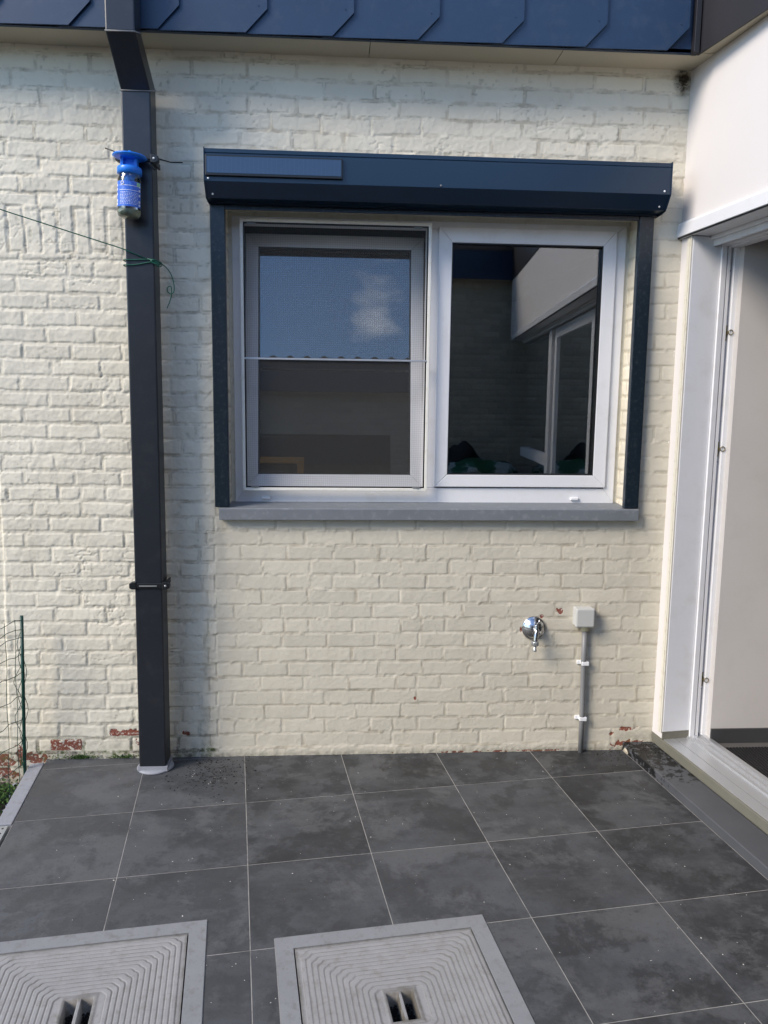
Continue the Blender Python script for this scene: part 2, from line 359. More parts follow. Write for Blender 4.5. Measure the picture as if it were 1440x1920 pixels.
def sheet(name, mat, u0, u1, v0, v1, step, mapf, hfun, parent, holes=()):
    nu = int(round((u1 - u0) / step)) + 1; nv = int(round((v1 - v0) / step)) + 1
    us = np.linspace(u0, u1, nu); vs = np.linspace(v0, v1, nv); U, V = np.meshgrid(us, vs)
    h, groove, peel, dirt, tone = hfun(U, V)
    P = mapf(U, V, h) - np.array(parent['_o'])
    idx = np.arange(nu * nv).reshape(nv, nu); q = np.stack([idx[:-1, :-1], idx[:-1, 1:], idx[1:, 1:], idx[1:, :-1]], -1).reshape(-1, 4)
    cu = ((U[:-1, :-1] + U[1:, 1:]) / 2).ravel(); cv = ((V[:-1, :-1] + V[1:, 1:]) / 2).ravel(); keep = np.ones(len(q), bool)
    for a, b, c, d in holes: keep &= ~((cu > a) & (cu < b) & (cv > c) & (cv < d))
    q = q[keep]; used = np.zeros(nu * nv, bool); used[q.ravel()] = True; remap = np.cumsum(used) - 1; q = remap[q]
    me = bpy.data.meshes.new(name); P = P.reshape(-1, 3)[used]
    me.vertices.add(len(P)); me.vertices.foreach_set('co', P.astype(np.float32).ravel())
    me.loops.add(q.size); me.loops.foreach_set('vertex_index', q.astype(np.int32).ravel())
    me.polygons.add(len(q)); me.polygons.foreach_set('loop_start', np.arange(0, q.size, 4, dtype=np.int32)); me.polygons.foreach_set('loop_total', np.full(len(q), 4, np.int32))
    me.update(calc_edges=True); me.polygons.foreach_set('use_smooth', np.ones(len(q), bool))
    for nme, arr in (('groove', groove), ('peel', peel), ('dirt', dirt), ('tone', tone)):
        at = me.attributes.new(nme, 'FLOAT', 'POINT'); at.data.foreach_set('value', np.broadcast_to(arr, U.shape).ravel()[used].astype(np.float32))
    me.materials.append(M[mat]); o = bpy.data.objects.new(name, me); COL.objects.link(o); o.parent = parent; o['_o'] = tuple(parent['_o']); return o
CR = .0690
def offs_main(k): return np.where(k.astype(int) % 2 == 0, .184, .078)
def h_main(U, V):
    lump = (fbm(U * 26, V * 26, 21) - .5); big = fbm(U * 2.2, V * 2.2, 31); fine = fbm(U * 95, V * 95, 51, 3) - .5
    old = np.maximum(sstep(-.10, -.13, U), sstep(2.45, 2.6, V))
    leftlow = sstep(-.40, -.46, U) * sstep(2.3, 2.2, V)
    Lw = .2125
    a, ida, ta = bricks(U, V, .110, CR, Lw, offs_main, 1, 1, .0040, .8); ea = bricks.edge
    b, idb, tb = bricks(U, V, .101, CR * .9985, .214, lambda k: np.where(k.astype(int) % 2 == 0, .035, .142), 1, 40, .0058, 1.7); eb = bricks.edge
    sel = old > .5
    ins = np.where(sel, b, a); idn = np.where(sel, idb, ida); tl = np.where(sel, tb, ta)
    # upright soldier course over the old opening on the left
    sv = (V > 2.262) & (V < 2.462) & (U < -.44)
    c, idc, tcc = bricks(V - 2.262, U, 0.0, .0685, .20, lambda k: k * 0.0, 1, 60, .0055, 1.5)
    ins = np.where(sv, c, ins); idn = np.where(sv, idc, idn); tl = np.where(sv, tcc, tl)
    depth = np.where(sel, .0008 + .0026 * sstep(.40, .66, big), .0012 + .0008 * big)
    depth = np.where(leftlow > .5, .0030, depth)
    depth = np.where((U > -.30) & (U < -.12), .0016 * (.5 + big), depth)
    depth = depth * (1 + 0 * U)
    h = ins * depth + tl * np.where(sel, 1.2, .6) + lump * np.where(sel, .0040, .0018) + fine * np.where(sel, .0020, .0012)
    # mortar slop: lumps pushed out of the joints
    slop = sstep(.55, .75, fbm(U * 40, V * 22, 77)) * (1 - ins); h = h + slop * np.where(leftlow > .5, .0012, .0026)
    # cracks (hairlines between paint lumps)
    cr_ = np.abs(fbm(U * 7, V * 12, 90) - .5); h = h - .003 * sstep(.012, .002, cr_) * sstep(.52, .66, fbm(U * 3, V * 3, 95)) * sel
    # toothed joint where the opening was bricked up
    kk = np.floor((V - .110) / CR).astype(int); tx = np.where(kk % 2 == 0, -.118, -.152) + .006 * (fbm(U * 0 + 3, V * 60, 9) - .5)
    tooth = (V < 1.13) * sstep(.006, .001, np.abs(U - tx)); h = h - .0045 * tooth
    # bottom ledge of slopped paint and mortar
    lg = sstep(.052, .034, V + .012 * (fbm(U * 16, V * 16, 13) - .5)); h = h * (1 - lg) + lg * (.004 + .004 * lump + .003 * fine)
    # far-left return, a touch further back behind a ragged vertical joint
    le = -1.050 - .02 * (1 - V) * (V < 1) + .010 * (fbm(U * 0, V * 14, 18) - .5); lf = sstep(.004, -.004, U - le); h = h - .010 * lf
    # masks
    nz = fbm(U * 55, V * 55, 66)
    def sp(x, z, rx, rz, soft=1.0): return np.clip(1.55 - np.sqrt(((U - x) / rx) ** 2 + ((V - z) / rz) ** 2) - (nz - .5) * 2.2 * soft, 0, 1)
    peel = 0 * U
    for q in ((1.488, .692, .010, .017, .6), (1.470, .699, .005, .008, .5), (.805, .273, .006, .008, .4), (1.303, .603, .007, .015, .5), (1.399, .668, .009, .008, .8),
               (-.54, .122, .075, .011, 1.5), (-.262, .115, .018, .010, .8), (1.83, .105, .05, .008, 1.3), (1.76, .085, .012, .010, 1),
              (-1.10, -.01, .06, .020, .5), (-1.10, -.07, .06, .020, .8), (-1.02, .03, .02, .03, 1.5), (-.96, .0, .06, .02, 2.0), (1.86, .03, .07, .012, 1.6), (1.25, .004, .35, .002, 2.2)):
        peel = np.maximum(peel, sp(*q))
    def bare(x0, x1, z0, z1, am):
        b = sstep(x0 - .002, x0 + .006, U) * sstep(x1 + .002, x1 - .006, U) * sstep(z0 - .001, z0 + .004, V) * sstep(z1 + .001, z1 - .004, V)
        return b * np.clip(am + (fbm(U * 42, V * 60, 71) - .5) * 3.0, 0, 1)
    for q in ((-.885, -.74, .040, .096, .95), (-.62, -.455, .106, .145, .5), (-1.30, -1.075, -.025, .028, .8), (-1.30, -1.075, -.095, -.040, .8), (-1.0, -.93, -.02, .03, .35), (-.50, -.45, .040, .096, .3)):
        peel = np.maximum(peel, bare(*q))
    h = h - .0012 * sstep(.4, .5, peel)
    dirt = sstep(.11, .02, V) * sstep(-.08, -.16, U) * (.35 + .65 * (1 - ins)) + sstep(.15, .0, V) * sstep(1.72, 1.85, U) * .55
    dirt = dirt + 1.0 * sstep(.05, .02, np.hypot(U - 1.925, (V - 3.055) * .55)) + .5 * sstep(.025, 0, np.abs(V - .005)) + sstep(-.02, -.12, V) * .6
    dirt = dirt + .65 * sstep(.05, .0, np.abs(U + .165)) * sstep(.45, .65, fbm(U * 9, V * 3, 7)) * (V < 1.1) * .5
    dirt = dirt + .5 * (1 - ins) * sstep(.25, .05, V) * sstep(-.05, -.2, U)
    dirt = dirt + .28 * sstep(.05, .0, np.abs(U - 1.80)) * sstep(.55, 1.13, V) * (V < 1.13) * fbm(U * 60, V * 4, 8) + .25 * sstep(.03, 0, np.abs(U + .085)) * sstep(.8, 1.13, V) * (V < 1.13)
    dirt = np.clip(dirt, 0, 1); groove = (1 - ins) * np.where(leftlow > .5, .5, 1.0)
    hair = sstep(.0030, .0006, np.where(sel, eb, ea)) * sstep(.52, .60, fbm(U * 16, V * 16, 171)) * np.where(leftlow > .5, .35, np.where(sel, .85, .55))
    dirt = np.clip(np.maximum(dirt, hair * .55), 0, 1)
    pit = sstep(.80, .84, vn(U * 70, V * 70, 191)) * sstep(.55, .7, fbm(U * 6, V * 6, 193)) * sel; h = h - .0015 * pit; dirt = np.clip(dirt + .4 * pit, 0, 1)
    groove = np.maximum(groove, tooth); groove = np.maximum(groove, sstep(.004, .001, np.abs(U - le)))
    return h, groove, peel, dirt, np.clip(idn * .35 + np.where(sel, .0, .62) + sstep(-.46, -.40, U) * .25 * sel, 0, 1)  # tone: brick variation and infill paint; left of pipe paler, soft sunlight painted in

# ------------------------------------------------------------------ SETTING: ground, patio
g = MB(); g.add([(-300, -300, -.16), (300, -300, -.16), (300, 300, -.16), (-300, 300, -.16)], [(0, 1, 2, 3)])
tag(g.build('ground', 'soil'), kind='structure')

def clip(poly, a, b):
    """keep the side left of a->b (2D)"""
    out = []
    def side(p): return (b[0] - a[0]) * (p[1] - a[1]) - (b[1] - a[1]) * (p[0] - a[0])
    for i in range(len(poly)):
        p, q = poly[i], poly[(i + 1) % len(poly)]; sp_, sq = side(p), side(q)
        if sp_ >= 0: out.append(p)
        if sp_ * sq < 0: k = sp_ / (sp_ - sq); out.append((p[0] + (q[0] - p[0]) * k, p[1] + (q[1] - p[1]) * k))
    return out
T = .45; MH = [(.0975, .767, -1.855, -1.185), (.975, 1.645, -1.981, -1.311)]     # manhole frames in grid metres u0,u1,v0,v1
def cut(rects, h):
    res = []
    for (a, b, c, d) in rects:
        x0, x1, y0, y1 = max(a, h[0]), min(b, h[1]), max(c, h[2]), min(d, h[3])
        if x0 >= x1 or y0 >= y1: res.append((a, b, c, d)); continue
        if a < x0: res.append((a, x0, c, d))
        if b > x1: res.append((x1, b, c, d))
        if c < y0: res.append((x0, x1, c, y0))
        if d > y1: res.append((x0, x1, y1, d))
    return res
def patio():
    mb = MB(); tones = []
    kn0 = NT(1.806, 0, 0); kn1 = NT(1.806, 7, 0)
    for i in range(0, 8):
        for j in range(-12, 2):
            tone = (.55 if i < 1 else .42 if i < 2 else .30 if (i < 4 and j < -1) else .05) + random.random() * .24  # left and front-left tiles paler: sky sheen put into the tone, plus random
            r = [(i * T + 0.0016, (i + 1) * T - 0.0016, (j - 1) * T + 0.0016, j * T - 0.0016)]
            if i == 7: continue
            for h in MH: r = cut(r, (h[0] - .002, h[1] + .002, h[2] - .002, h[3] + .002))
            for (a, b, c, d) in r:
                pl = [tuple(G(x, y)[:2]) for x, y in ((a, c), (b, c), (b, d), (a, d))]
                pl = clip(pl, (5, -.001), (-5, -.001)); 
                if pl: pl = clip(pl, kn0[:2], kn1[:2]) if False else clip(pl, kn1[:2], kn0[:2])
                if len(pl) < 3: continue
                n = len(pl); b0 = len(mb.v)
                mb.add([(x, y, 0) for x, y in pl] + [(x, y, -.02) for x, y in pl], [tuple(range(n))] + [(k, (k + 1) % n, n + (k + 1) % n, n + k) for k in range(n)])
                tones += [tone] * (2 * n)
    at_vals = tones
    me_o = mb.build('patio', 'tile'); me = me_o.data
    at = me.attributes.new('tone', 'FLOAT', 'POINT'); at.data.foreach_set('value', at_vals)
    tag(me_o, kind='structure')
    gm = MB(); pts = [(0, .25), (3.4, .25), (3.4, -6), (0, -6)]
    q = [tuple(G(u, v)[:2]) for u, v in pts]; q = clip(q, (5, .002), (-5, .002)); n = len(q)
    rr_ = [(0, 3.4, -6, .25)]
    for h in MH: rr_ = cut(rr_, h)
    for (a, b, c, d) in rr_:
        pl = clip([tuple(G(x, y)[:2]) for x, y in ((a, c), (b, c), (b, d), (a, d))], (5, .002), (-5, .002))
        if len(pl) > 2: gm.add([(x, y, -.0008) for x, y in pl], [tuple(range(len(pl)))])
    gm.add([(x, y, -.0017) for x, y in q] + [(x, y, -.15) for x, y in q], [(k, (k + 1) % n, n + (k + 1) % n, n + k) for k in range(n)])
    # keep the grout sheet clear of the manhole recesses: it sits below them
    o = gm.build('grout', 'grout', me_o)
patio()
# garden bed surface
def bed():
    n = 60; us = np.linspace(-2.2, -.93, n); vs = np.linspace(-2.6, .02, n); U, V = np.meshgrid(us, vs)
    Z = -.12 + .05 * (fbm(U * 9, V * 9, 3) - .5) + .03 * (fbm(U * 40, V * 40, 8) - .5)
    m = MB(); m.add([(float(a), float(b), float(c)) for a, b, c in zip(U.ravel(), V.ravel(), Z.ravel())], [(r * n + c, r * n + c + 1, (r + 1) * n + c + 1, (r + 1) * n + c) for r in range(n - 1) for c in range(n - 1)], True)
    tag(m.build('garden_soil', 'soil'), kind='structure')
    p = MB()
    for k in range(260):
        x = random.uniform(-1.35, -.93); y = random.uniform(-.9, -.02); r = random.uniform(.006, .02)
        c = Vector((x, y, -.11 + random.uniform(-.01, .01)))
        pts = [c + Vector(d) * r * random.uniform(.7, 1.3) for d in ((1, 0, 0), (0, 1, 0), (-1, 0, 0), (0, -1, 0), (0, 0, .6), (0, 0, -.6))]
        p.add(pts, [(0, 1, 4), (1, 2, 4), (2, 3, 4), (3, 0, 4), (1, 0, 5), (2, 1, 5), (3, 2, 5), (0, 3, 5)], True)
    tag(p.build('gravel', 'edging'), 'loose grey gravel on the dark soil beside the patio edge', 'gravel', kind='stuff')
    q = MB()
    for k in range(900):
        if k < 420: x = random.uniform(-.90, -.42); x = random.choice((-.76, -.74, -.55, x)) + random.gauss(0, .02); y = -.004 - random.random() * .008; z = .004 + abs(random.gauss(0, .008)); s = .004
        else: x = random.gauss(-1.06, .04); y = random.gauss(-.16, .06); z = -.10 + random.random() * .02; s = .008
        a = Vector((random.gauss(0, 1), random.gauss(0, 1), random.gauss(0, 1))).normalized() * s; b = a.orthogonal().normalized() * s * .7
        c = Vector((x, y, z)); q.add([c - a, c + b, c + a, c - b], [(0, 1, 2, 3)])
    tag(q.build('moss', 'moss'), 'green moss along the foot of the brick wall and on the soil', 'moss', kind='stuff')
bed()

# ------------------------------------------------------------------ MAIN HOUSE
house = thing('brick_house', (0, 0, 0), 'cream painted brick house wall with navy slate fascia above the window', 'house')
OP = (-.050, 1.772, 1.172, 2.492)                       # window opening
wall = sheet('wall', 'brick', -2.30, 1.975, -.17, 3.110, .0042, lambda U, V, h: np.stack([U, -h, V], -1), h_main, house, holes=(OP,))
def h_rev(U, V):
    a, i, t = bricks(U, V, .110, CR, .2, lambda k: np.where(k.astype(int) % 2 == 0, .0, .1), 1, 5, .005, .9)
    h = a * .0035 + (fbm(U * 30, V * 30, 4) - .5) * .002; return h - .0045, 1 - a, 0 * U, 0 * U, i * .6
sheet('window_reveal', 'brick_reveal', 0, .17, OP[2] - .05, OP[3] + .004, .005, lambda U, V, h: np.stack([OP[1] + .003 - h, U, V], -1), h_rev, house)
sheet('window_reveal', 'brick_reveal', 0, .17, OP[2] - .05, OP[3] + .004, .005, lambda U, V, h: np.stack([OP[0] - .003 + h, U, V], -1), h_rev, house)
MB().box(OP[0] - .01, OP[1] + .01, -.004, .17, OP[3] - .004, OP[3] + .05).build('lintel', 'cream', house)
# inner leaf round the window and the dark room behind
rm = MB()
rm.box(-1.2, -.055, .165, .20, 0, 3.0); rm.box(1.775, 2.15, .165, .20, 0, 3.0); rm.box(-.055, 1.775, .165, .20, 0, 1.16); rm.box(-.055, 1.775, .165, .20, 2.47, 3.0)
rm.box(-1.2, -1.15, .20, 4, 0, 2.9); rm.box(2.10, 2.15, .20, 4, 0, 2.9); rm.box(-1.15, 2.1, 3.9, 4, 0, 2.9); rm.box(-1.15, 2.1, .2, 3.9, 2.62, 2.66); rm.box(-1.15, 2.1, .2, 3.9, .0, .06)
rm.build('room', 'darkfill', house)
MB().box(-.03, 1.75, .20, .46, 1.16, 1.20).build('inner_sill', 'skirt', house, bevel=.003)
MB().box(-2.4, 1.95, .01, 4.3, 3.112, 3.14).box(-2.4, 1.95, -.15, 4.3, 3.30, 3.60).build('roof', 'slate_dark', house)
sf = MB().box(-2.4, .560, -.168, .004, 3.094, 3.108).box(.563, 1.352, -.168, .004, 3.0935, 3.108).box(1.355, 2.0, -.168, .004, 3.094, 3.108)
sf.build('soffit', 'soffit', house)
fa = MB().box(-2.4, 1.895, -.168, -.150, 3.0925, 3.62).build('fascia', 'slate', house)
def slate(x, zc=3.090):
    m = MB(); L_ = .470; D = .086
    pr_ = [(x - L_, zc), (x - D, zc), (x, zc + .088), (x, 3.62), (x - L_, 3.62)]
    y = lambda px: -.1750 - .016 * (px - (x - L_)) / L_
    vs = [(a, y(a) - .005, b) for a, b in pr_] + [(a, y(a), b) for a, b in pr_]; n = 5
    m.add(vs, [tuple(range(n))[::-1], tuple(range(n, 2 * n))] + [(i, (i + 1) % n, n + (i + 1) % n, n + i) for i in range(n)])
    m.lathe([(.0035, 0), (.0035, .002)], (x - .035, y(x - .035) - .007, zc + .10), (0, 1, 0), 8)
    return m.build('slate', 'slate', fa, bevel=.0012)
for k in range(-5, 8):
    x = -.528 + .3408 * k
    if x > 1.87: continue
    slate(x)
MB().box(1.880, 1.903, -.200, -.165, 3.084, 3.62).build('corner_trim', 'slate_dark', house, bevel=.002)

# ------------------------------------------------------------------ ROLLER SHUTTER
rs = thing('roller_shutter', (.86, 0, 1.185), 'closed-up navy roller shutter box with side guide rails mounted over the window', 'roller shutter')
X0, X1 = -.113, 1.842
prof = [(0, 2.480), (-.030, 2.480), (-.030, 2.487), (-.098, 2.487), (-.146, 2.541), (-.146, 2.648), (-.1435, 2.650), (-.146, 2.652), (-.146, 2.668), (0, 2.674)]
MB().prism(prof, X0 + .004, X1 - .004, lambda p, q, k: Vector((k, p, q))).build('box', 'navy', rs, bevel=.0012)
def endcap(x0, x1):
    pf = [(0, 2.478), (-.06, 2.478), (-.102, 2.483), (-.150, 2.540), (-.150, 2.672), (0, 2.678)]
    c = MB().prism(pf, x0, x1, lambda p, q, k: Vector((k, p, q))).build('end_cap', 'navy', rs, bevel=.001)
    return c
endcap(X0, X0 + .0042); endcap(X1 - .0042, X1)
for (x, y, z) in ((X0 + .018, -.148, 2.551), (X1 - .030, -.148, 2.553), (.86, -.1475, 2.549)):
    MB().lathe([(.0042, 0), (.0042, .002), (.002, .0035)], (x, y + .001, z), (0, -1, 0), 12).build('rivet', 'capwhite' if x != .86 else 'greypvc', rs)
for x in (X0 + .03, X1 - .035):
    MB().lathe([(.0038, 0), (.0038, .003)], (x, -.112, 2.4995), (0, -1, -.9), 12).build('rivet', 'capwhite', rs)
sp_ = MB().box(X0 + .008, .452, -.158, -.1455, 2.560, 2.640).build('solar_panel', 'black', rs, bevel=.002)
def solar():
    n = NM('solar_cells'); c = n.coord(); s = n.new('SeparateXYZ'); n.l(c, s.inputs[0])
    wv = n.math('FRACT', n.math('MULTIPLY', s.outputs[0], 55.0)); k = n.ramp(wv, .0, .08)
    n.base(n.mix(k, (.03, .05, .09), (.010, .022, .055))); n.set(.12, coat=1.0); return n.m
M['solar'] = solar()
MB().box(X0 + .014, .446, -.1592, -.1575, 2.570, 2.634).build('solar_cells', 'solar', sp_)
for a, b in ((-.109, -.046), (1.756, 1.822)):
    gr = MB().box(a, b, -.032, -.0005, 1.184, 2.4785)
    sl_ = (b - .003, b + .001) if a < 0 else (a - .001, a + .003)
    gr.build('guide_rail', 'guide', rs, bevel=.003)
MB().box(-.046, 1.756, -.026, -.008, 2.462, 2.4795).box(-.046, 1.756, -.030, -.024, 2.458, 2.466).build('bottom_slat', 'guide', rs, bevel=.002)

# ------------------------------------------------------------------ WINDOW
win = thing('window', (.86, .12, 1.19), 'white two-light window in the brick wall, left sash tilted inwards, right sash shut', 'window')
FR = (-.037, 1.757, 1.188, 2.468)
fm = frame_mb(MB(), *FR, .052, .052, .072, .034, .120, .165)
fm.box(.835, .893, .1195, .165, 1.26, 2.434)
fm.build('frame', 'pvc', win, bevel=.0025)
MB().box(FR[0] - .012, FR[1] + .012, .128, .16, 2.468, 2.490).build('head_filler', 'cream', win)
MB().box(-.062, FR[0] + .001, .132, .165, 1.17, 2.48).box(FR[1] - .001, 1.782, .132, .165, 1.17, 2.48).build('side_filler', 'cream', win)
def sash(x0, x1, z0, z1, ww, wt, tilt, lab):
    y0 = .1085 if not tilt else .126; zc = z0
    def fn(p):
        if not tilt: return p
        d = p - Vector((0, .126, zc)); a = R(tilt); return Vector((p.x, .126 + d.y * math.cos(a) + d.z * math.sin(a), zc - d.y * math.sin(a) + d.z * math.cos(a)))
    m = frame_mb(MB(), x0, x1, z0, z1, ww, ww, .058, wt, y0, y0 + .05); m.xf(fn)
    s = m.build('sash', 'pvc', win, bevel=.003)
    if lab: s['label'] = lab
    gk = frame_mb(MB(), x0 + ww - .001, x1 - ww + .001, z0 + .057, z1 - wt + .001, .005, .005, .005, .005, y0 + .002, y0 + .03).xf(fn).build('gasket', 'black', s)
    pane = MB().box(x0 + ww, x1 - ww, y0 + .022, y0 + .026, z0 + .058, z1 - wt)
    if not tilt: pane.xf(lambda p: Vector((p.x, p.y + (p.x - (x0 + x1) / 2) * math.tan(R(.87)), p.z)))
    pane.xf(fn).build('glass_pane', 'glass', s)
sash(.889, 1.710, 1.266, 2.443, .062, .068, 0, 'shut right sash')
sash(.008, .838, 1.262, 2.432, .060, .060, 6.6, 'left sash tilted inwards at the top')
for x in (.105, 1.565):
    MB().box(x - .020, x + .020, .108, .121, 1.204, 1.218).build('drain_cap', 'capwhite', win, bevel=.004)
# fly screen
scr = thing('fly_screen', (.43, .06, 1.25), 'fly screen in a thin cream frame hooked over the left window sash', 'insect screen')
sf_ = frame_mb(MB(), .004, .852, 1.249, 2.447, .014, .014, .014, .014, .066, .082).build('screen_frame', 'screenframe', scr, bevel=.002)
frame_mb(MB(), .017, .839, 1.262, 2.434, .007, .007, .007, .007, .070, .080).build('gasket', 'black', sf_)
MB().add([(.018, .0745, 1.263), (.838, .0745, 1.263), (.838, .0745, 2.433), (.018, .0745, 2.433)], [(0, 1, 2, 3)]).build('screen_mesh', 'screen', scr)
MB().box(.018, .838, .064, .073, 1.840, 1.848).build('crossbar', 'alu', scr, bevel=.001)
for x, z in ((.055, 2.425), (.79, 2.425), (.06, 1.268), (.80, 1.268)):
    MB().box(x - .018, x + .018, .0625, .0665, z - .004, z + .003).lathe([(.004, 0), (.004, .004)], (x, .0625, z - .001), (0, -1, 0), 10).build('clip', 'greypvc', sf_)
# sill
sill = MB().prism([(-.042, 1.128), (-.042, 1.178), (-.038, 1.182), (.130, 1.192), (.130, 1.128)], -.090, 1.822, lambda p, q, k: Vector((k, p, q)))
sill = sill.build('window_sill', 'sill', bevel=.002, loc=(.86, 0, 1.13)); tag(sill, 'grey bluestone sill slab projecting under the white window', 'window sill')

# things standing inside behind the panes
m = MB()
def blob(c, s, seed, nn=28, flat=None):
    mb = MB(); vs = []; fs = []
    for i in range(nn + 1):
        th = math.pi * i / nn
        for j in range(nn * 2):
            ph = math.pi * j / nn; d = Vector((math.sin(th) * math.cos(ph), math.sin(th) * math.sin(ph), math.cos(th)))
            r = 1 + .35 * (float(fbm(np.array(d.x * 2.2 + 5), np.array(d.z * 2.2 + d.y * 1.7 + 5), seed)) - .5) * 2
            r += .10 * (float(fbm(np.array(d.x * 9 + 5), np.array(d.z * 9 + d.y * 7 + 5), seed + 3)) - .5)
            p = Vector((d.x * s[0] * r, d.y * s[1] * r, max(-.8, d.z) * s[2] * r)) + Vector(c)
            if flat is not None: p.z = max(p.z, flat)
            vs.append(p)
    W = nn * 2
    for i in range(nn):
        for j in range(W): fs.append((i * W + j, i * W + (j + 1) % W, (i + 1) * W + (j + 1) % W, (i + 1) * W + j))
    mb.add(vs, fs, True); return mb
gtb = thing('garden_table', (2.0, -4.95, 0), 'dark garden table by the opposite house, seen mirrored at the foot of the right pane', 'table')
MB().box(1.72, 2.56, -5.30, -4.66, .80, .835).build('table_top', 'skirt', gtb, bevel=.004)
for x in (1.75, 2.49):
    for y in (-5.27, -4.77): MB().box(x, x + .04, y, y + .04, 0, .7995).build('leg', 'skirt', gtb, bevel=.003)
tag(blob((2.20, -4.86, .93), (.40, .17, .13), 3, flat=.8355).build('carrier_bag', 'bag', loc=(2.20, -4.86, .8355)), 'crumpled green and silver bag mirrored at the lower left of the right pane', 'bag')
tag(blob((2.02, -5.14, .99), (.24, .10, .24), 8, flat=.8355).build('cushion', 'blackbag', loc=(2.02, -5.14, .8355)), 'black cushion mirrored behind the green bag in the right pane', 'cushion')

# ------------------------------------------------------------------ DOWNPIPE
dp = thing('downpipe', (-.385, -.10, 0), 'square anthracite rainwater pipe running down the wall left of the window', 'drainpipe')
PX0, PX1, PY0, PY1 = -.440, -.323, -.148, -.046
def ring(x0, x1, y0, y1, z0, z1): return [Vector((x0, y0, z0)), Vector((x1, y0, z0)), Vector((x1, y1, z1)), Vector((x0, y1, z1))]
rings = [ring(-.447, -.328, PY0, PY1, .012, .012), ring(-.440, -.323, PY0, PY1, 1.0, 1.0), ring(-.434, -.318, PY0, PY1, 2.876, 2.915),
         ring(-.446, -.335, -.300, -.200, 3.030, 3.066), ring(-.446, -.335, -.300, -.200, 3.60, 3.60)]
pm = MB()
vs = [p for r_ in rings for p in r_]; fs = []
for i in range(len(rings) - 1):
    for k in range(4): a = i * 4 + k; b = i * 4 + (k + 1) % 4; fs.append((a, b, b + 4, a + 4))
fs += [(3, 2, 1, 0), tuple(range(len(vs) - 4, len(vs)))]
pm.add(vs, fs); pipe = pm.build('pipe', 'pipe', dp, bevel=.006)
# mitred weld seams at the two bends
def seam(pts, r): return MB().tube(pts, r, 6)
seam([(-.437, -.1485, 2.876), (-.3165, -.1485, 2.876), (-.3165, -.047, 2.915)], .0028).build('weld', 'greypvc', pipe)
seam([(-.447, -.3, 3.030), (-.3345, -.3005, 3.030), (-.3345, -.2, 3.066)], .0028).build('weld', 'greypvc', pipe)
fl = MB().lathe([(.082, 0), (.080, .006), (.066, .010)], (-.386, -.098, .001), (0, 0, 1), 28)
fl.box(-.452, -.322, -.153, -.041, .004, .026); fl.build('foot_collar', 'edging', dp)
def bracket(z, x0=-.463, x1=-.292):
    b = MB().box(x0 + .022, x1 - .022, -.156, -.1486, z - .011, z + .011)
    b.prism([(x0, z - .010), (x0 + .012, z - .016), (x0 + .03, z - .016), (x0 + .03, z + .016), (x0 + .012, z + .016), (x0, z + .010)], -.158, -.128, lambda p, q, k: Vector((p, k, q)))
    b.prism([(x1, z - .010), (x1 - .012, z - .016), (x1 - .03, z - .016), (x1 - .03, z + .016), (x1 - .012, z + .016), (x1, z + .010)], -.158, -.128, lambda p, q, k: Vector((p, k, q)))
    b.box(-.450, -.442, -.13, -.03, z - .011, z + .011).box(-.318, -.310, -.13, -.03, z - .011, z + .011).box(-.40, -.36, -.045, .0, z - .01, z + .01)
    o = b.build('bracket', 'black', dp, bevel=.002)
    MB().lathe([(.0055, 0), (.005, .003), (.002, .0035)], (x1 - .016, -.1575, z), (0, -1, 0), 12).build('screw', 'zamak', o)
    return o
bracket(2.618); bl = bracket(.855)
MB().box(-.420, -.345, -.1585, -.155, .8525, .8575).build('strip', 'zamak', bl)

# ------------------------------------------------------------------ WASP TRAP
JX, JY = -.397, -.203
tr = thing('wasp_trap', (JX, JY, 2.37), 'blue capped clear insect trap jar tied to the downpipe', 'insect trap')
def tl(p):   # small lean
    a = R(-2.2); d = p - Vector((JX, JY, 2.5)); return Vector((JX + d.x * math.cos(a) - d.z * math.sin(a), p.y, 2.5 + d.x * math.sin(a) + d.z * math.cos(a)))
jar = MB().lathe([(.006, 2.371), (.032, 2.372), (.042, 2.378), (.046, 2.390), (.0465, 2.42), (.046, 2.515), (.043, 2.530), (.040, 2.540), (.040, 2.553)], (JX, JY, 0), seg=40, caps=False).xf(tl).build('jar', 'jar', tr)
MB().lathe([(.001, 2.375), (.036, 2.3755), (.0425, 2.384), (.0445, 2.394), (.0445, 2.402), (.001, 2.402)], (JX, JY, 0), seg=32, caps=False).xf(tl).build('bait', 'bait', jar)
def arc(z0, z1, a0, a1, r=.0468, n=18):
    m = MB(); vs = []
    for i in range(n + 1):
        an = R(a0 + (a1 - a0) * i / n)
        for z in (z0, z1): vs.append(Vector((JX + math.sin(an) * r, JY - math.cos(an) * r, z)))
    m.add(vs, [(2 * i, 2 * i + 2, 2 * i + 3, 2 * i + 1) for i in range(n)], True); return m
lb = arc(2.410, 2.506, -60, 78).xf(tl).build('label', 'label', jar)
for z, a0, a1, hh in ((2.488, -38, 58, .0016), (2.4705, -38, 60, .0016)): arc(z, z + hh, a0, a1, .0472).xf(tl).build('printed_line', 'labelwhite', lb)
tx = MB()
for r_ in range(9):
    z = 2.462 - r_ * .0054; a = -34
    while a < 56:
        wd = random.uniform(3, 9); q = arc(z, z + 0.0016, a, min(a + wd, 58), .04715, 3); tx.add(q.v, q.f, True); a += wd + 3
tx.xf(tl).build('small_print', 'labelwhite', lb)
side = MB()
for z in (2.415, 2.428, 2.452, 2.470, 2.486):
    for (a, b) in ((-62, -52), (62, 74)):
        arc(z, z + .009, a, b, .0472, 4).xf(tl).build('printed_panel', 'labelwhite', lb)

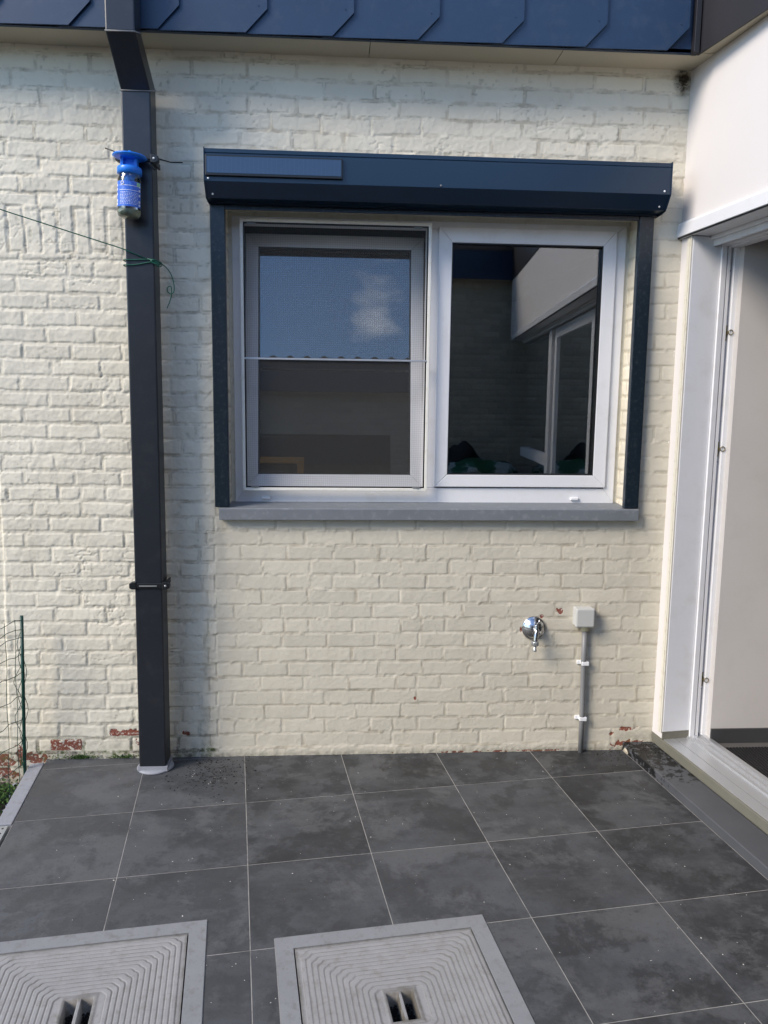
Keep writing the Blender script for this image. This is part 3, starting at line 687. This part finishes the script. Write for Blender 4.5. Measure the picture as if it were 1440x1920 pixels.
arc(2.490, 2.504, 50, 72, .04725, 5).xf(tl).build('printed_patch', 'labelgreen', lb)
rg = MB(); cx = R(-20); cp = Vector((JX + math.sin(cx) * .0474, JY - math.cos(cx) * .0474, 2.497))
ut = Vector((math.cos(cx), math.sin(cx), 0))
rg.tube([cp + ut * math.cos(k * math.pi / 8) * .006 + Vector((0, 0, 1)) * math.sin(k * math.pi / 8) * .006 for k in range(17)], .0016, 6, False); rg.xf(tl).build('ring_mark', 'labelwhite', lb)
MB().lathe([(.042, 2.538), (.0475, 2.540), (.0475, 2.562), (.045, 2.566), (.012, 2.567)], (JX, JY, 0), seg=40).xf(tl).build('screw_lid', 'blue', tr)
MB().lathe([(.018, 2.508), (.022, 2.540)], (JX, JY, 0), seg=20).xf(tl).build('funnel', 'blue', tr)
st = MB()
for dx in (-.030, .024): st.box(JX + dx - .004, JX + dx + .008, JY - .012, JY + .012, 2.562, 2.604)
st.box(JX - .022, JX + .024, JY + .002, JY + .006, 2.562, 2.604); st.xf(tl).build('entry_post', 'blue', tr, bevel=.001)
MB().lathe([(.055, 2.601), (.067, 2.606), (.064, 2.611), (.030, 2.620), (.007, 2.622), (.006, 2.630)], (JX, JY, 0), seg=40).xf(tl).build('cap', 'blue', tr)
ct = MB().tube([(-.492, -.185, 2.643), (-.455, -.19, 2.630), (-.43, -.17, 2.617), (-.38, -.165, 2.613), (-.325, -.158, 2.614), (-.300, -.12, 2.628), (-.26, -.07, 2.630), (-.214, -.05, 2.636)], .0024, 6)
ct.tube([(-.33, -.160, 2.600), (-.318, -.158, 2.585), (-.306, -.155, 2.572)], .0020, 6); ct.build('cable_tie', 'black', tr)

# ------------------------------------------------------------------ CLOTHES LINE
def bez(pts, n=10):
    P = [Vector(p) for p in pts]; out = []
    for i in range(len(P) - 1):
        p0 = P[max(i - 1, 0)]; p1 = P[i]; p2 = P[i + 1]; p3 = P[min(i + 2, len(P) - 1)]
        for k in range(n):
            t = k / n; out.append(.5 * ((2 * p1) + (-p0 + p2) * t + (2 * p0 - 5 * p1 + 4 * p2 - p3) * t * t + (-p0 + 3 * p1 - 3 * p2 + p3) * t ** 3))
    return out + [P[-1]]
cl = MB()
cl.tube([(-2.9, -1.0, 2.93), (-2.0, -.62, 2.71), (-1.2, -.32, 2.475), (-.85, -.23, 2.375), (-.445, -.154, 2.264), (-.34, -.151, 2.222)], .0023, 8)
for z0, z1 in ((2.222, 2.226), (2.202, 2.216)):
    cl.tube(bez([(-.325, -.151, z1), (-.40, -.1515, z0), (-.443, -.148, z0 - .001), (-.446, -.10, z0), (-.441, -.043, z0 + .002), (-.37, -.040, z0 + .004), (-.314, -.045, z1), (-.312, -.10, z1), (-.318, -.150, z1 - .002)], 6), .0024, 8)
kn = [(-.345, -.153, 2.226), (-.325, -.158, 2.220), (-.308, -.155, 2.212), (-.300, -.150, 2.204), (-.312, -.157, 2.206), (-.330, -.160, 2.216), (-.318, -.160, 2.222), (-.304, -.148, 2.214), (-.306, -.15, 2.200), (-.300, -.146, 2.196)]
cl.tube(bez(kn, 6), .0032, 8)
tail = [(-.312, -.154, 2.218), (-.285, -.13, 2.205), (-.262, -.12, 2.178), (-.250, -.115, 2.140), (-.250, -.112, 2.105), (-.262, -.11, 2.094), (-.277, -.11, 2.104), (-.275, -.112, 2.120), (-.262, -.113, 2.124), (-.260, -.11, 2.095), (-.268, -.11, 2.065), (-.281, -.11, 2.035)]
cl.tube(bez(tail, 8), .0022, 8)
tag(cl.build('clothes_line', 'line', loc=(-.445, -.15, 2.26)), 'thin green line tied round the downpipe with a curled loose end', 'cord')

# ------------------------------------------------------------------ TAP, JUNCTION BOX, CONDUIT
tp = thing('outdoor_tap', (1.36, 0, .61), 'chrome outdoor tap with round rosette on the brick wall below the window', 'tap')
ro = MB().lathe([(.056, 0), (.0565, .006), (.053, .009), (.050, .0095), (.046, .014), (.034, .024), (.020, .031), (.012, .034)], (1.360, -.002, .612), (0, -1, 0), 48).build('rosette', 'chrome', tp)
bd = MB().lathe([(.014, 0), (.014, .03), (.011, .036)], (1.361, -.025, .612), (0, -1, 0), 24)
bd.tube(bez([(1.362, -.050, .640), (1.361, -.056, .612), (1.358, -.062, .592), (1.355, -.066, .566)], 6), [.009] * 7 + [.011] * 12, 16)
bd.build('tap_body', 'chrome', tp)
MB().tube([(1.364, -.052, .636), (1.371, -.058, .655), (1.373, -.060, .668)], [.006, .0045, .003], 12).build('lever', 'chrome', tp)
cn_ = MB().lathe([(.0125, .022), (.0155, .018), (.0155, .002), (.012, 0)], (1.354, -.066, .545), (0, 0, 1), 14)
for k in range(9):
    an = 2 * math.pi * k / 9; cn_.box(1.354 + .0155 * math.cos(an) - .0016, 1.354 + .0155 * math.cos(an) + .0016, -.066 + .0155 * math.sin(an) - .0016, -.066 + .0155 * math.sin(an) + .0016, .548, .563)
cn_.build('hose_connector', 'zamak', tp)
MB().lathe([(.008, .027), (.008, .008), (.0095, .006), (.0095, 0), (.007, -.001)], (1.353, -.067, .519), (0, 0, 1), 20).build('nozzle', 'zamak', tp)

jb = thing('junction_box', (1.59, 0, .67), 'small grey square electrical box on the wall at the top of the conduit', 'junction box')
MB().box(1.546, 1.634, -.036, .002, .628, .716).build('back_box', 'boxgrey', jb, bevel=.006)
MB().box(1.545, 1.635, -.058, -.0362, .627, .717).build('box_lid', 'boxgrey', jb, bevel=.007)
MB().lathe([(.0155, 0), (.0155, .022), (.017, .028)], (1.601, -.022, .602), (0, 0, 1), 20).build('gland', 'gland', jb)
co_ = thing('conduit', (1.607, -.02, 0), 'thin grey vertical cable conduit clipped to the wall beside the step', 'conduit')
MB().tube([(1.608, -.022, -.002), (1.6065, -.022, .2), (1.602, -.022, .45), (1.6005, -.022, .606)], .0122, 16).build('tube', 'greypvc', co_)
for x, z in ((1.605, .444), (1.607, .170)):
    MB().box(x - .030, x + .018, -.010, .001, z - .009, z + .009).box(x - .014, x + .020, -.0365, -.0095, z - .009, z + .009).build('clip', 'capwhite', co_, bevel=.002)

# ------------------------------------------------------------------ WIRE FENCE on the left
fd = Vector((-.29, -.957, 0)); F0 = Vector((-.942, -.105, 0))
wf = thing('wire_fence', (-.96, -.105, -.1), 'green wire mesh fence with a thin green post against the brick wall', 'fence')
MB().tube([(-.966, -.100, -.16), (-.963, -.102, .05), (-.951, -.104, .40), (-.942, -.105, .712)], .0074, 10).build('post', 'green', wf)
wm = MB(); hs = [.695, .655, .62, .54, .455, .35, .245, .14, .03, -.06]
for z in hs:
    pts = []
    for k in range(0, 41):
        s = k * .045; b_ = F0 + fd * s; b_.x += -.020 * (1 - max(0, z) / .7)
        pts.append(b_ + Vector((.004 * math.sin(k * 1.9 + z * 30), 0, z - .02 * min(1, s * 6) * 0 + .006 * math.sin(k * 2.1 + z * 17))))
    wm.tube(pts, .0016, 5, False)
for k in range(0, 16):
    s = .05 + k * .11 if k > 1 else (.045, .105)[k]; b_ = F0 + fd * s
    wm.tube([b_ + Vector((-.020 * (1 - i / 12) + .003 * math.sin(i * 1.3 + k * 2), 0, -.12 + .825 * i / 12)) for i in range(13)], .0014, 5, False)
for ph, dx in ((0, -.010), (2, .009), (4, -.018)):
    wm.tube([(-.966 + .024 * (i / 30) + dx * math.sin(math.pi * i / 30) * (1.3 + math.sin(i * .9 + ph)) , -.105 + .006 * math.sin(i + ph), -.05 + .76 * i / 30) for i in range(31)], .0014, 5, False)
wm.build('wire_mesh', 'green', wf)
# plant and edging
ed = MB().box(-.062, -.001, -.555, -.0, -.12, .004, lambda x, y, z: G(x, y + .11 if False else y, z))
ed = MB()
q0 = [G(-.062, .062), G(-.002, .070), G(-.002, -.470), G(-.062, -.470)]
ed.add([Vector((p.x, p.y, .004)) for p in q0] + [Vector((p.x, p.y, -.13)) for p in q0], [(0, 3, 2, 1), (4, 5, 6, 7), (0, 1, 5, 4), (1, 2, 6, 5), (2, 3, 7, 6), (3, 0, 4, 7)])
tag(ed.build('edging_stone', 'edging', bevel=.003, loc=tuple(q0[0])), 'pale bluestone edging strip at the left end of the tiled patio', 'edging stone')
gt = thing('metal_grating', tuple(G(-.15, -.8)), 'galvanised perforated metal grating at the far left beside the patio tiles', 'grating')
gm = MB()
GU0, GU1, GV0, GV1 = -.30, -.012, -1.30, -.482
gm.box(GU1 - .030, GU1, GV0, GV1, -.010, .003, G).box(GU0, GU1 - .030, GV1 - .03, GV1, -.010, .003, G).box(GU0, GU0 + .03, GV0, GV1 - .03, -.010, .003, G)
gm.build('grating_frame', 'galv', gt, bevel=.001)
gb = MB(); k = 0; v = GV1 - .032
while v > GV0 + .03:
    gb.box(GU0 + .031, GU1 - .031, v - .018, v, -.009, .002, G); v -= .026
gb.build('grating_bars', 'galv', gt)
for k in range(22):
    p = G(GU1 - .015, GV1 - .02 - k * .035, .0032); MB().lathe([(.0045, 0), (.0045, .0004)], p, (0, 0, 1), 10).build('hole', 'black', gt)
# a curled weathered weed in the bed
wd = MB()
for k in range(7):
    a = random.uniform(0, 6.28); b0 = Vector((-1.045, -.20, -.11)); pts = [b0, b0 + Vector((math.cos(a) * .02, math.sin(a) * .02, .03)), b0 + Vector((math.cos(a) * .05, math.sin(a) * .04, .05 + random.random() * .03))]
    wd.tube(pts, .0018, 5)
    for q in range(3):
        c = pts[2].lerp(pts[1], q * .4); s = .012; wd.add([c, c + Vector((s, 0, s * .6)), c + Vector((s * 1.6, s * .3, 0)), c + Vector((s, s, -.3 * s))], [(0, 1, 2, 3)])
tag(wd.build('weed', 'leaf', loc=(-1.045, -.2, -.11)), 'small weed growing in the soil at the foot of the wire fence', 'plant')

# ------------------------------------------------------------------ MANHOLE COVERS
def manhole(h, label):
    u0, u1, v0, v1 = h; cu, cv = (u0 + u1) / 2, (v0 + v1) / 2; c = G(cu, cv)
    t = thing('manhole_cover', tuple(c), label, 'manhole cover', 'ribbed manhole covers in the patio')
    fw = .054; fr = MB(); o = [(u0, v0), (u1, v0), (u1, v1), (u0, v1)]; i = [(u0 + fw, v0 + fw), (u1 - fw, v0 + fw), (u1 - fw, v1 - fw), (u0 + fw, v1 - fw)]
    for k in range(4):
        a, b = k, (k + 1) % 4; q = [o[a], o[b], i[b], i[a]]
        fr.add([G(p[0], p[1], .003) for p in q] + [G(p[0], p[1], -.06) for p in q], [(0, 1, 2, 3), (7, 6, 5, 4), (0, 4, 5, 1), (2, 6, 7, 3)])
    f_ = fr.build('rim', 'lidframe', t)
    half = (u1 - u0) / 2 - fw - .004; n = 300; us = np.linspace(-half, half, n); U, V = np.meshgrid(us, us)
    rc = .035; ax = np.abs(U); ay = np.abs(V); dmax = np.maximum(ax, ay)
    # rounded-square distance: corner radius shrinks towards the middle
    k = np.clip(dmax * .30, .008, .032); qx = np.clip(ax - (dmax - k), 0, None); qy = np.clip(ay - (dmax - k), 0, None)
    d = (dmax - k) + np.hypot(qx, qy)
    pitch = .0163; ph = (d - .052) / pitch; w_ = ph - np.floor(ph)
    rid = .0022 * (sstep(0, .16, w_) * sstep(1.0, .80, w_)); rid = rid * (d > .068) * (d < half - .012)
    Z = rid + .0008 * (fbm(U * 60 + 9, V * 60 + 9, 5) - .5)
    uu = U / 1.0; holes = ((np.abs(np.abs(U) - .0215) < .0160) & (np.abs(V) < .052))
    sl_ = holes; dep = sstep(0, 1, holes.astype(float)); Z = Z - .058 * dep
    rimb = sstep(.010, .0, np.abs(np.maximum(np.abs(U) * 1.35, np.abs(V)) - .060)) * (1 - dep) * .0015; Z = Z + rimb
    m = MB(); off = np.array(c)
    P = [G(cu + float(a), cv + .0 + float(b), .0015 + float(z)) for a, b, z in zip(U.ravel(), V.ravel(), Z.ravel())]
    m.add(P, [(r * n + q, r * n + q + 1, (r + 1) * n + q + 1, (r + 1) * n + q) for r in range(n - 1) for q in range(n - 1)], True)
    b = [G(cu + x, cv + y, z) for z in (.0015, -.05) for x, y in ((-half, -half), (half, -half), (half, half), (-half, half))]
    m.add(b, [(0, 1, 5, 4), (1, 2, 6, 5), (2, 3, 7, 6), (3, 0, 4, 7)])
    lid = m.build('lid', 'lid', t)
    gr = ((1 - sstep(0, .16, w_) * sstep(1.0, .80, w_)) * (d > .060) * (d < half)) + sstep(.012, .0, half - dmax) + sstep(.02, 0, np.abs(np.maximum(np.abs(U) * 1.35, np.abs(V)) - .055))
    at = lid.data.attributes.new('groove', 'FLOAT', 'POINT'); arr = np.zeros(len(lid.data.vertices), np.float32)
    if len(arr) >= n * n: arr[:n * n] = np.clip(gr, 0, 1).ravel()
    if len(arr) >= n * n: arr[:n * n] = np.maximum(arr[:n * n], 2.2 * dep.ravel())
    at.data.foreach_set('value', arr)
    db = MB()
    for k in range(420):
        s = random.choice((-1, 1)); p = G(cu + s * .021 + random.uniform(-.014, .014), cv + random.uniform(-.050, .050), -.054 + random.random() * .016); r = random.uniform(.002, .005)
        db.add([p + Vector((r, 0, 0)), p + Vector((-r * .5, r, 0)), p + Vector((-r * .5, -r, 0)), p + Vector((0, 0, r))], [(0, 1, 3), (1, 2, 3), (2, 0, 3)])
    db.build('debris', 'litter', lid)
manhole(MH[0], 'ribbed grey manhole cover at the lower left, cut by the left edge of the photo')
manhole(MH[1], 'ribbed grey manhole cover lower middle, right of the other, both slots in full view')

# ------------------------------------------------------------------ WING with the sliding door
wing = thing('house_wing', tuple(NT(1.95, 2.5, 0)), 'white rendered house wing with dark slate fascia at right angles to the brick wall', 'house wing')
MB().box(1.945, 2.16, -.35, 5.6, 2.455, 3.095, NT).build('wall_panel', 'render', wing, bevel=.002)
MB().box(1.9497, 2.088, .10, .330, .09, 2.39, NT).build('post', 'render', wing, bevel=.002)
MB().box(1.944, 1.9495, .300, .318, .12, 2.389, NT).box(1.944, 1.9495, .322, .331, .12, 2.389, NT).build('cover_strip', 'cream', wing, bevel=.001)
MB().box(1.953, 2.086, .3305, .334, .125, 2.389, NT).build('reveal_panel', 'pvc', wing)
MB().box(1.951, 2.087, .23, .336, .088, .124, NT).build('post_base', 'beige', wing)
# header trims
MB().prism([(1.926, 2.398), (1.926, 2.446), (1.932, 2.456), (1.9445, 2.462), (1.9445, 2.390), (1.95, 2.390)][:5] , .215, 5.4, lambda p, q, k: NT(p, k, q)).build('header_trim', 'pvc', wing, bevel=.001)
MB().box(1.9445, 2.16, .10, 5.4, 2.392, 2.4548, NT).build('header', 'pvc', wing)
MB().box(1.930, 1.936, .216, 5.4, 2.3905, 2.3975, NT).build('shadow_strip', 'black', wing)  # solid black strip standing in for the shadow line under the trim
# caulk bead in the corner
cb = MB(); pts = []
for k in range(160):
    z = .10 + k * (2.98 / 159); nn_ = 1.9465 + .004 * math.sin(k * 1.7) * random.random(); pts.append(NT(nn_, .2385 + random.uniform(-.003, .003), z))
cb.tube(pts, [.0045 * random.uniform(.5, 1.5) for _ in pts], 6, False); cb.build('caulk_bead', 'caulk', wing)
# fascia and soffit (the overhang narrows away from the corner)
e0 = Vector((1.903, -.168, 0)); e1 = e0 + Vector((.200, -.980, 0)) * 1.0; e2 = NT(1.93, 5.6, 0)
def strip(mb, pts, dz0, dz1, thick):
    for a, b in zip(pts[:-1], pts[1:]):
        d = (b - a).normalized(); nn = Vector((-d.y, d.x, 0)) * thick
        mb.add([a + Vector((0, 0, dz0)), b + Vector((0, 0, dz0)), b + nn + Vector((0, 0, dz0)), a + nn + Vector((0, 0, dz0)), a + Vector((0, 0, dz1)), b + Vector((0, 0, dz1)), b + nn + Vector((0, 0, dz1)), a + nn + Vector((0, 0, dz1))],
               [(0, 1, 2, 3), (7, 6, 5, 4), (0, 4, 5, 1), (1, 5, 6, 2), (2, 6, 7, 3), (3, 7, 4, 0)])
    return mb
strip(MB(), [e0, e1, e2], 3.086, 3.62, .012).build('fascia', 'slate_dark', wing)
s0 = e0 + Vector((.012, 0, 0)); s1 = e1 + Vector((.012, 0, 0)); s2 = e2 + Vector((.012, 0, 0))
sm = MB(); ql = [s0, s1, s2, NT(2.2, 5.6, 0), NT(2.2, .2, 0), Vector((1.96, .0, 0))]
sm.add([Vector((p.x, p.y, 3.0965)) for p in ql] + [Vector((p.x, p.y, 3.108)) for p in ql], [(5, 4, 3, 2, 1, 0), (6, 7, 8, 9, 10, 11)]); sm.build('soffit', 'soffit', wing)
MB().box(1.96, 6.2, -.6, 5.7, 3.12, 3.5, NT).build('roof', 'slate_dark', wing)
# room seen through the open door
MB().box(2.196, 5.6, -.115, -.06, .078, 2.70).build('inner_wall', 'plaster', wing)
sk = MB()
for x in np.arange(2.197, 5.2, .30): sk.box(x, x + .297, -.124, -.1152, .081, .150)
sk.build('skirting', 'skirt', wing)
MB().box(2.172, 5.8, .1, 5.6, .03, .0795, NT).build('inner_floor', 'floor_in', wing)
MB().box(5.6, 5.7, -.6, 5.6, .03, 2.7, NT).box(2.17, 5.7, 5.5, 5.6, .03, 2.7, NT).build('room', 'plaster', wing)
MB().box(2.17, 5.7, -.6, 5.6, 2.62, 2.7, NT).build('ceiling', 'plaster', wing)
# door
door = thing('sliding_door', tuple(NT(2.09, 1.7, .086)), 'white framed sliding glass door standing open in the right-hand wing', 'sliding door')
MB().prism([(1.950, .040), (1.950, .083), (1.953, .0855), (2.088, .0855), (2.088, .040)], .222, 5.3, lambda p, q, k: NT(p, k, q)).build('threshold_base', 'beige', door, bevel=.001)
MB().box(1.957, 2.0155, .336, 5.3, .0857, .0885, NT).box(2.0185, 2.080, .336, 5.3, .0857, .0885, NT).build('threshold', 'alu', door, bevel=.0008)
rl = MB()
for a, b, z in ((2.080, 2.090, .097), (2.0905, 2.112, .090), (2.1125, 2.120, .101), (2.1205, 2.145, .091), (2.1455, 2.170, .103)): rl.box(a, b, .30, 5.3, .05, z, NT)
rl.build('track', 'alu', door, bevel=.001)
jm = MB()
for a, b, t1 in ((2.088, 2.112, .345), (2.1122, 2.118, .332), (2.1182, 2.132, .343), (2.1322, 2.149, .325), (2.1492, 2.172, .348)): jm.box(a, b, .10, t1, .088, 2.40, NT)
jamb = jm.build('jamb', 'pvc', door, bevel=.001)
for z in (1.980, 1.462, .372):
    l_ = MB().box(2.1325, 2.1485, .325, .3275, z - .034, z + .034, NT).box(2.138, 2.156, .3276, .338, z - .006, z + .010, NT).build('latch_plate', 'steelpin', jamb, bevel=.001)
    MB().tube([NT(2.152 + .011 * math.cos(q * math.pi / 5), .350, z + .002 + .011 * math.sin(q * math.pi / 5)) for q in range(11)], .002, 6, False).build('hook', 'steelpin', l_)
for z in (2.25, 1.405, .325):
    MB().lathe([(.005, 0), (.005, .0015)], NT(2.140, .3255, z), tuple(TV), 10).build('screw', 'black', jamb)
hd_ = MB().box(2.035, 2.170, .21, 5.3, 2.376, 2.3915, NT).box(2.050, 2.062, .285, 5.3, 2.350, 2.3758, NT).box(2.0625, 2.088, .285, 5.3, 2.362, 2.3758, NT).box(2.088, 2.120, .285, 5.3, 2.352, 2.3758, NT).box(2.1205, 2.172, .285, 5.3, 2.346, 2.3758, NT)
hd_.build('head_frame', 'pvc', door, bevel=.001)
def leaf(n0, t0, t1, nm, z0=.106, z1=2.345):
    m = MB(); wv = .085; o = [(t0, z0), (t1, z0), (t1, z1), (t0, z1)]; i = [(t0 + wv, z0 + wv), (t1 - wv, z0 + wv), (t1 - wv, z1 - wv), (t0 + wv, z1 - wv)]
    for k in range(4):
        a, b = k, (k + 1) % 4; q = [o[a], o[b], i[b], i[a]]
        m.add([NT(n0, p[0], p[1]) for p in q] + [NT(n0 + .038, p[0], p[1]) for p in q], [(0, 1, 2, 3), (7, 6, 5, 4), (0, 4, 5, 1), (1, 5, 6, 2), (2, 6, 7, 3), (3, 7, 4, 0)])
    s = m.build(nm, 'pvc', door, bevel=.002)
    MB().box(n0 + .016, n0 + .022, t0 + wv, t1 - wv, z0 + wv, z1 - wv, NT).build('glass_pane', 'glass', s)
leaf(2.125, 2.05, 3.55, 'door_leaf')
leaf(2.080, 2.00, 3.50, 'door_leaf')
bx = MB().box(2.06, 2.17, 3.56, 3.70, .09, 2.345, NT).box(2.06, 2.17, 3.70, 5.3, 1.10, 1.20, NT).build('mullion', 'pvc', door, bevel=.002)
MB().box(2.10, 2.106, 3.70, 5.3, .10, 2.345, NT).build('side_light', 'glass', door)
MB().box(2.30, 2.33, 3.6, 5.45, .085, 2.55, NT).build('dark_backing', 'darkfill', door)  # dark sheet added behind the side light to blacken its glass
# step
kb = MB().prism([(1.806, -.02), (1.806, .036), (1.809, .0388), (1.9495, .0388), (1.9495, -.02)], .225, 5.3, lambda p, q, k: NT(p, k, q))
tag(kb.build('door_step', 'kerb', bevel=.0015, loc=tuple(NT(1.88, 2.5, 0))), 'low dark stone step along the foot of the sliding door threshold', 'step')
dm = thing('door_mat', tuple(NT(3.0, .8, .08)), 'black ribbed door mat on the floor inside the open sliding door', 'door mat')
MB().box(2.22, 3.6, -1.3, -.185, .0797, .0855).build('mat_base', 'mat', dm)
rb = MB()
for k in range(90): x = 2.225 + k * .0152; rb.box(x, x + .008, -1.29, -.19, .0856, .0905)
rb.build('ribs', 'mat', dm)

# mortar rubble at the end of the step, spider debris in the eaves corner
rbm = blob((1.845, -.034, .008), (.026, .030, .026), 14, 16)
tag(rbm.build('mortar_lump', 'mortar', loc=(1.845, -.04, 0)), 'pale lump of mortar at the end of the stone step by the wall', 'mortar')
ns = MB()
for k in range(420):
    c = Vector((1.925 + random.gauss(0, .010), -.012 - abs(random.gauss(0, .008)), 3.068 - abs(random.gauss(0, .022)))); r = random.uniform(.002, .0055)
    a = Vector((random.gauss(0, 1), random.gauss(0, 1), random.gauss(0, 1))).normalized(); b = a.orthogonal().normalized()
    ns.add([c + a * r, c + b * r, c - a * r, c - b * r * .6], [(0, 1, 2), (0, 2, 3), (1, 3, 2)])
tag(ns.build('insect_nest', 'nest', loc=(1.925, -.015, 3.06)), 'brown clump of nest and web dirt in the corner under the eaves', 'nest')

# pale crumbs scattered on the tiles
cm = MB()
for k in range(240):
    if k < 9: x, y = random.gauss(-.14, .05), random.gauss(-.24, .05); r = random.uniform(.0015, .0035)
    else:
        x = random.uniform(-.6, 1.95); y = random.uniform(-1.75, -.05); r = random.uniform(.0008, .0022) * (1.5 if random.random() < .08 else 1)
    if x > 1.80 + .12 * abs(y): continue
    a = random.random() * 6.28; st_ = random.uniform(.6, 1.6); c = Vector((x, y, .0003))
    ux = Vector((math.cos(a), math.sin(a), 0)) * r * st_; uy = Vector((-math.sin(a), math.cos(a), 0)) * r
    cm.add([c + ux, c + uy, c - ux, c - uy, c + Vector((0, 0, r * .7))], [(0, 1, 4), (1, 2, 4), (2, 3, 4), (3, 0, 4)])
tag(cm.build('crumbs', 'crumb'), 'tiny pale crumbs and petals scattered over the dark patio tiles', 'crumbs', kind='stuff')

lt = MB()
for k in range(620):
    if k < 340: x, y, z = random.gauss(-.12, .085), -.03 - abs(random.gauss(.13, .09)), .0004
    elif k < 400: x, y, z = random.uniform(-.9, 1.8), -.006 - random.random() * .012, .0004
    elif k < 560: p = NT(1.81 + random.random() * .13, .24 + abs(random.gauss(0, .10)), .0392); x, y, z = p
    else: x, y, z = random.gauss(1.76, .05), -.03 - abs(random.gauss(0, .05)), .0004
    r_ = random.uniform(.0012, .0046) * (.8 if k > 340 else 1) * (1.7 if random.random() < .12 else 1); a = random.random() * 6.28; e = random.uniform(.4, 1)
    c = Vector((x, y, z)); ux = Vector((math.cos(a), math.sin(a), 0)) * r_; uy = Vector((-math.sin(a), math.cos(a), 0)) * r_ * e
    lt.add([c + ux, c + uy * .9 + ux * .3, c + uy - ux * .4, c - ux, c - uy, c + Vector((0, 0, r_ * .6))], [(0, 1, 5), (1, 2, 5), (2, 3, 5), (3, 4, 5), (4, 0, 5)])
tag(lt.build('litter', 'litter'), 'dark crumbs of dirt and leaf litter by the downpipe foot and on the step end', 'litter', kind='stuff')

# ------------------------------------------------------------------ OPPOSITE HOUSE (seen mirrored in the panes)
op = thing('opposite_house', (0, -5.45, 0), 'brick house across the courtyard, visible only mirrored in the window glass', 'house')
def h_op(U, V):
    a, i, t = bricks(U, V, .11, CR, .2125, offs_main, 1, 9, .007, 1); return a * .006, 1 - a, 0 * U, 0 * U, i
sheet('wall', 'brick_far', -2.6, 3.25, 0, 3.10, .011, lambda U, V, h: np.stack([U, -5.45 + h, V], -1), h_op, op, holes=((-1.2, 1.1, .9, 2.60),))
MB().box(-1.2, 1.1, -5.60, -5.50, .9, 2.60).build('window_opening', 'glass', op)
MB().box(-2.6, 3.25, -9, -5.62, 0, 3.0).build('core', 'darkfill', op)
MB().box(-.62, .06, -5.50, -5.47, 2.26, 2.335).box(-.02, .06, -5.50, -5.47, .9, 2.27).build('window_frame', 'wood', op)
MB().box(-2.7, 2.62, -5.30, -5.27, 3.09, 3.44).build('fascia', 'slate', op); MB().box(-2.7, 2.62, -5.45, -5.30, 3.09, 3.11).build('soffit', 'soffit', op)
MB().box(-2.8, 2.8, -9.2, -5.45, 3.12, 3.40).build('roof', 'rooftile', op)
MB().box(-2.75, 2.65, -6.0, -5.26, 3.405, 3.488).build('verge_board', 'rooftile', op)
et = MB()
for k in range(27): et.tube([(-2.7 + k * .20, -5.24, 3.46), (-2.7 + k * .20, -6.0, 3.50)], .05, 10)
et.build('roof_tiles', 'rooftile', op)

for o in bpy.data.objects:
    if '_o' in o: del o['_o']
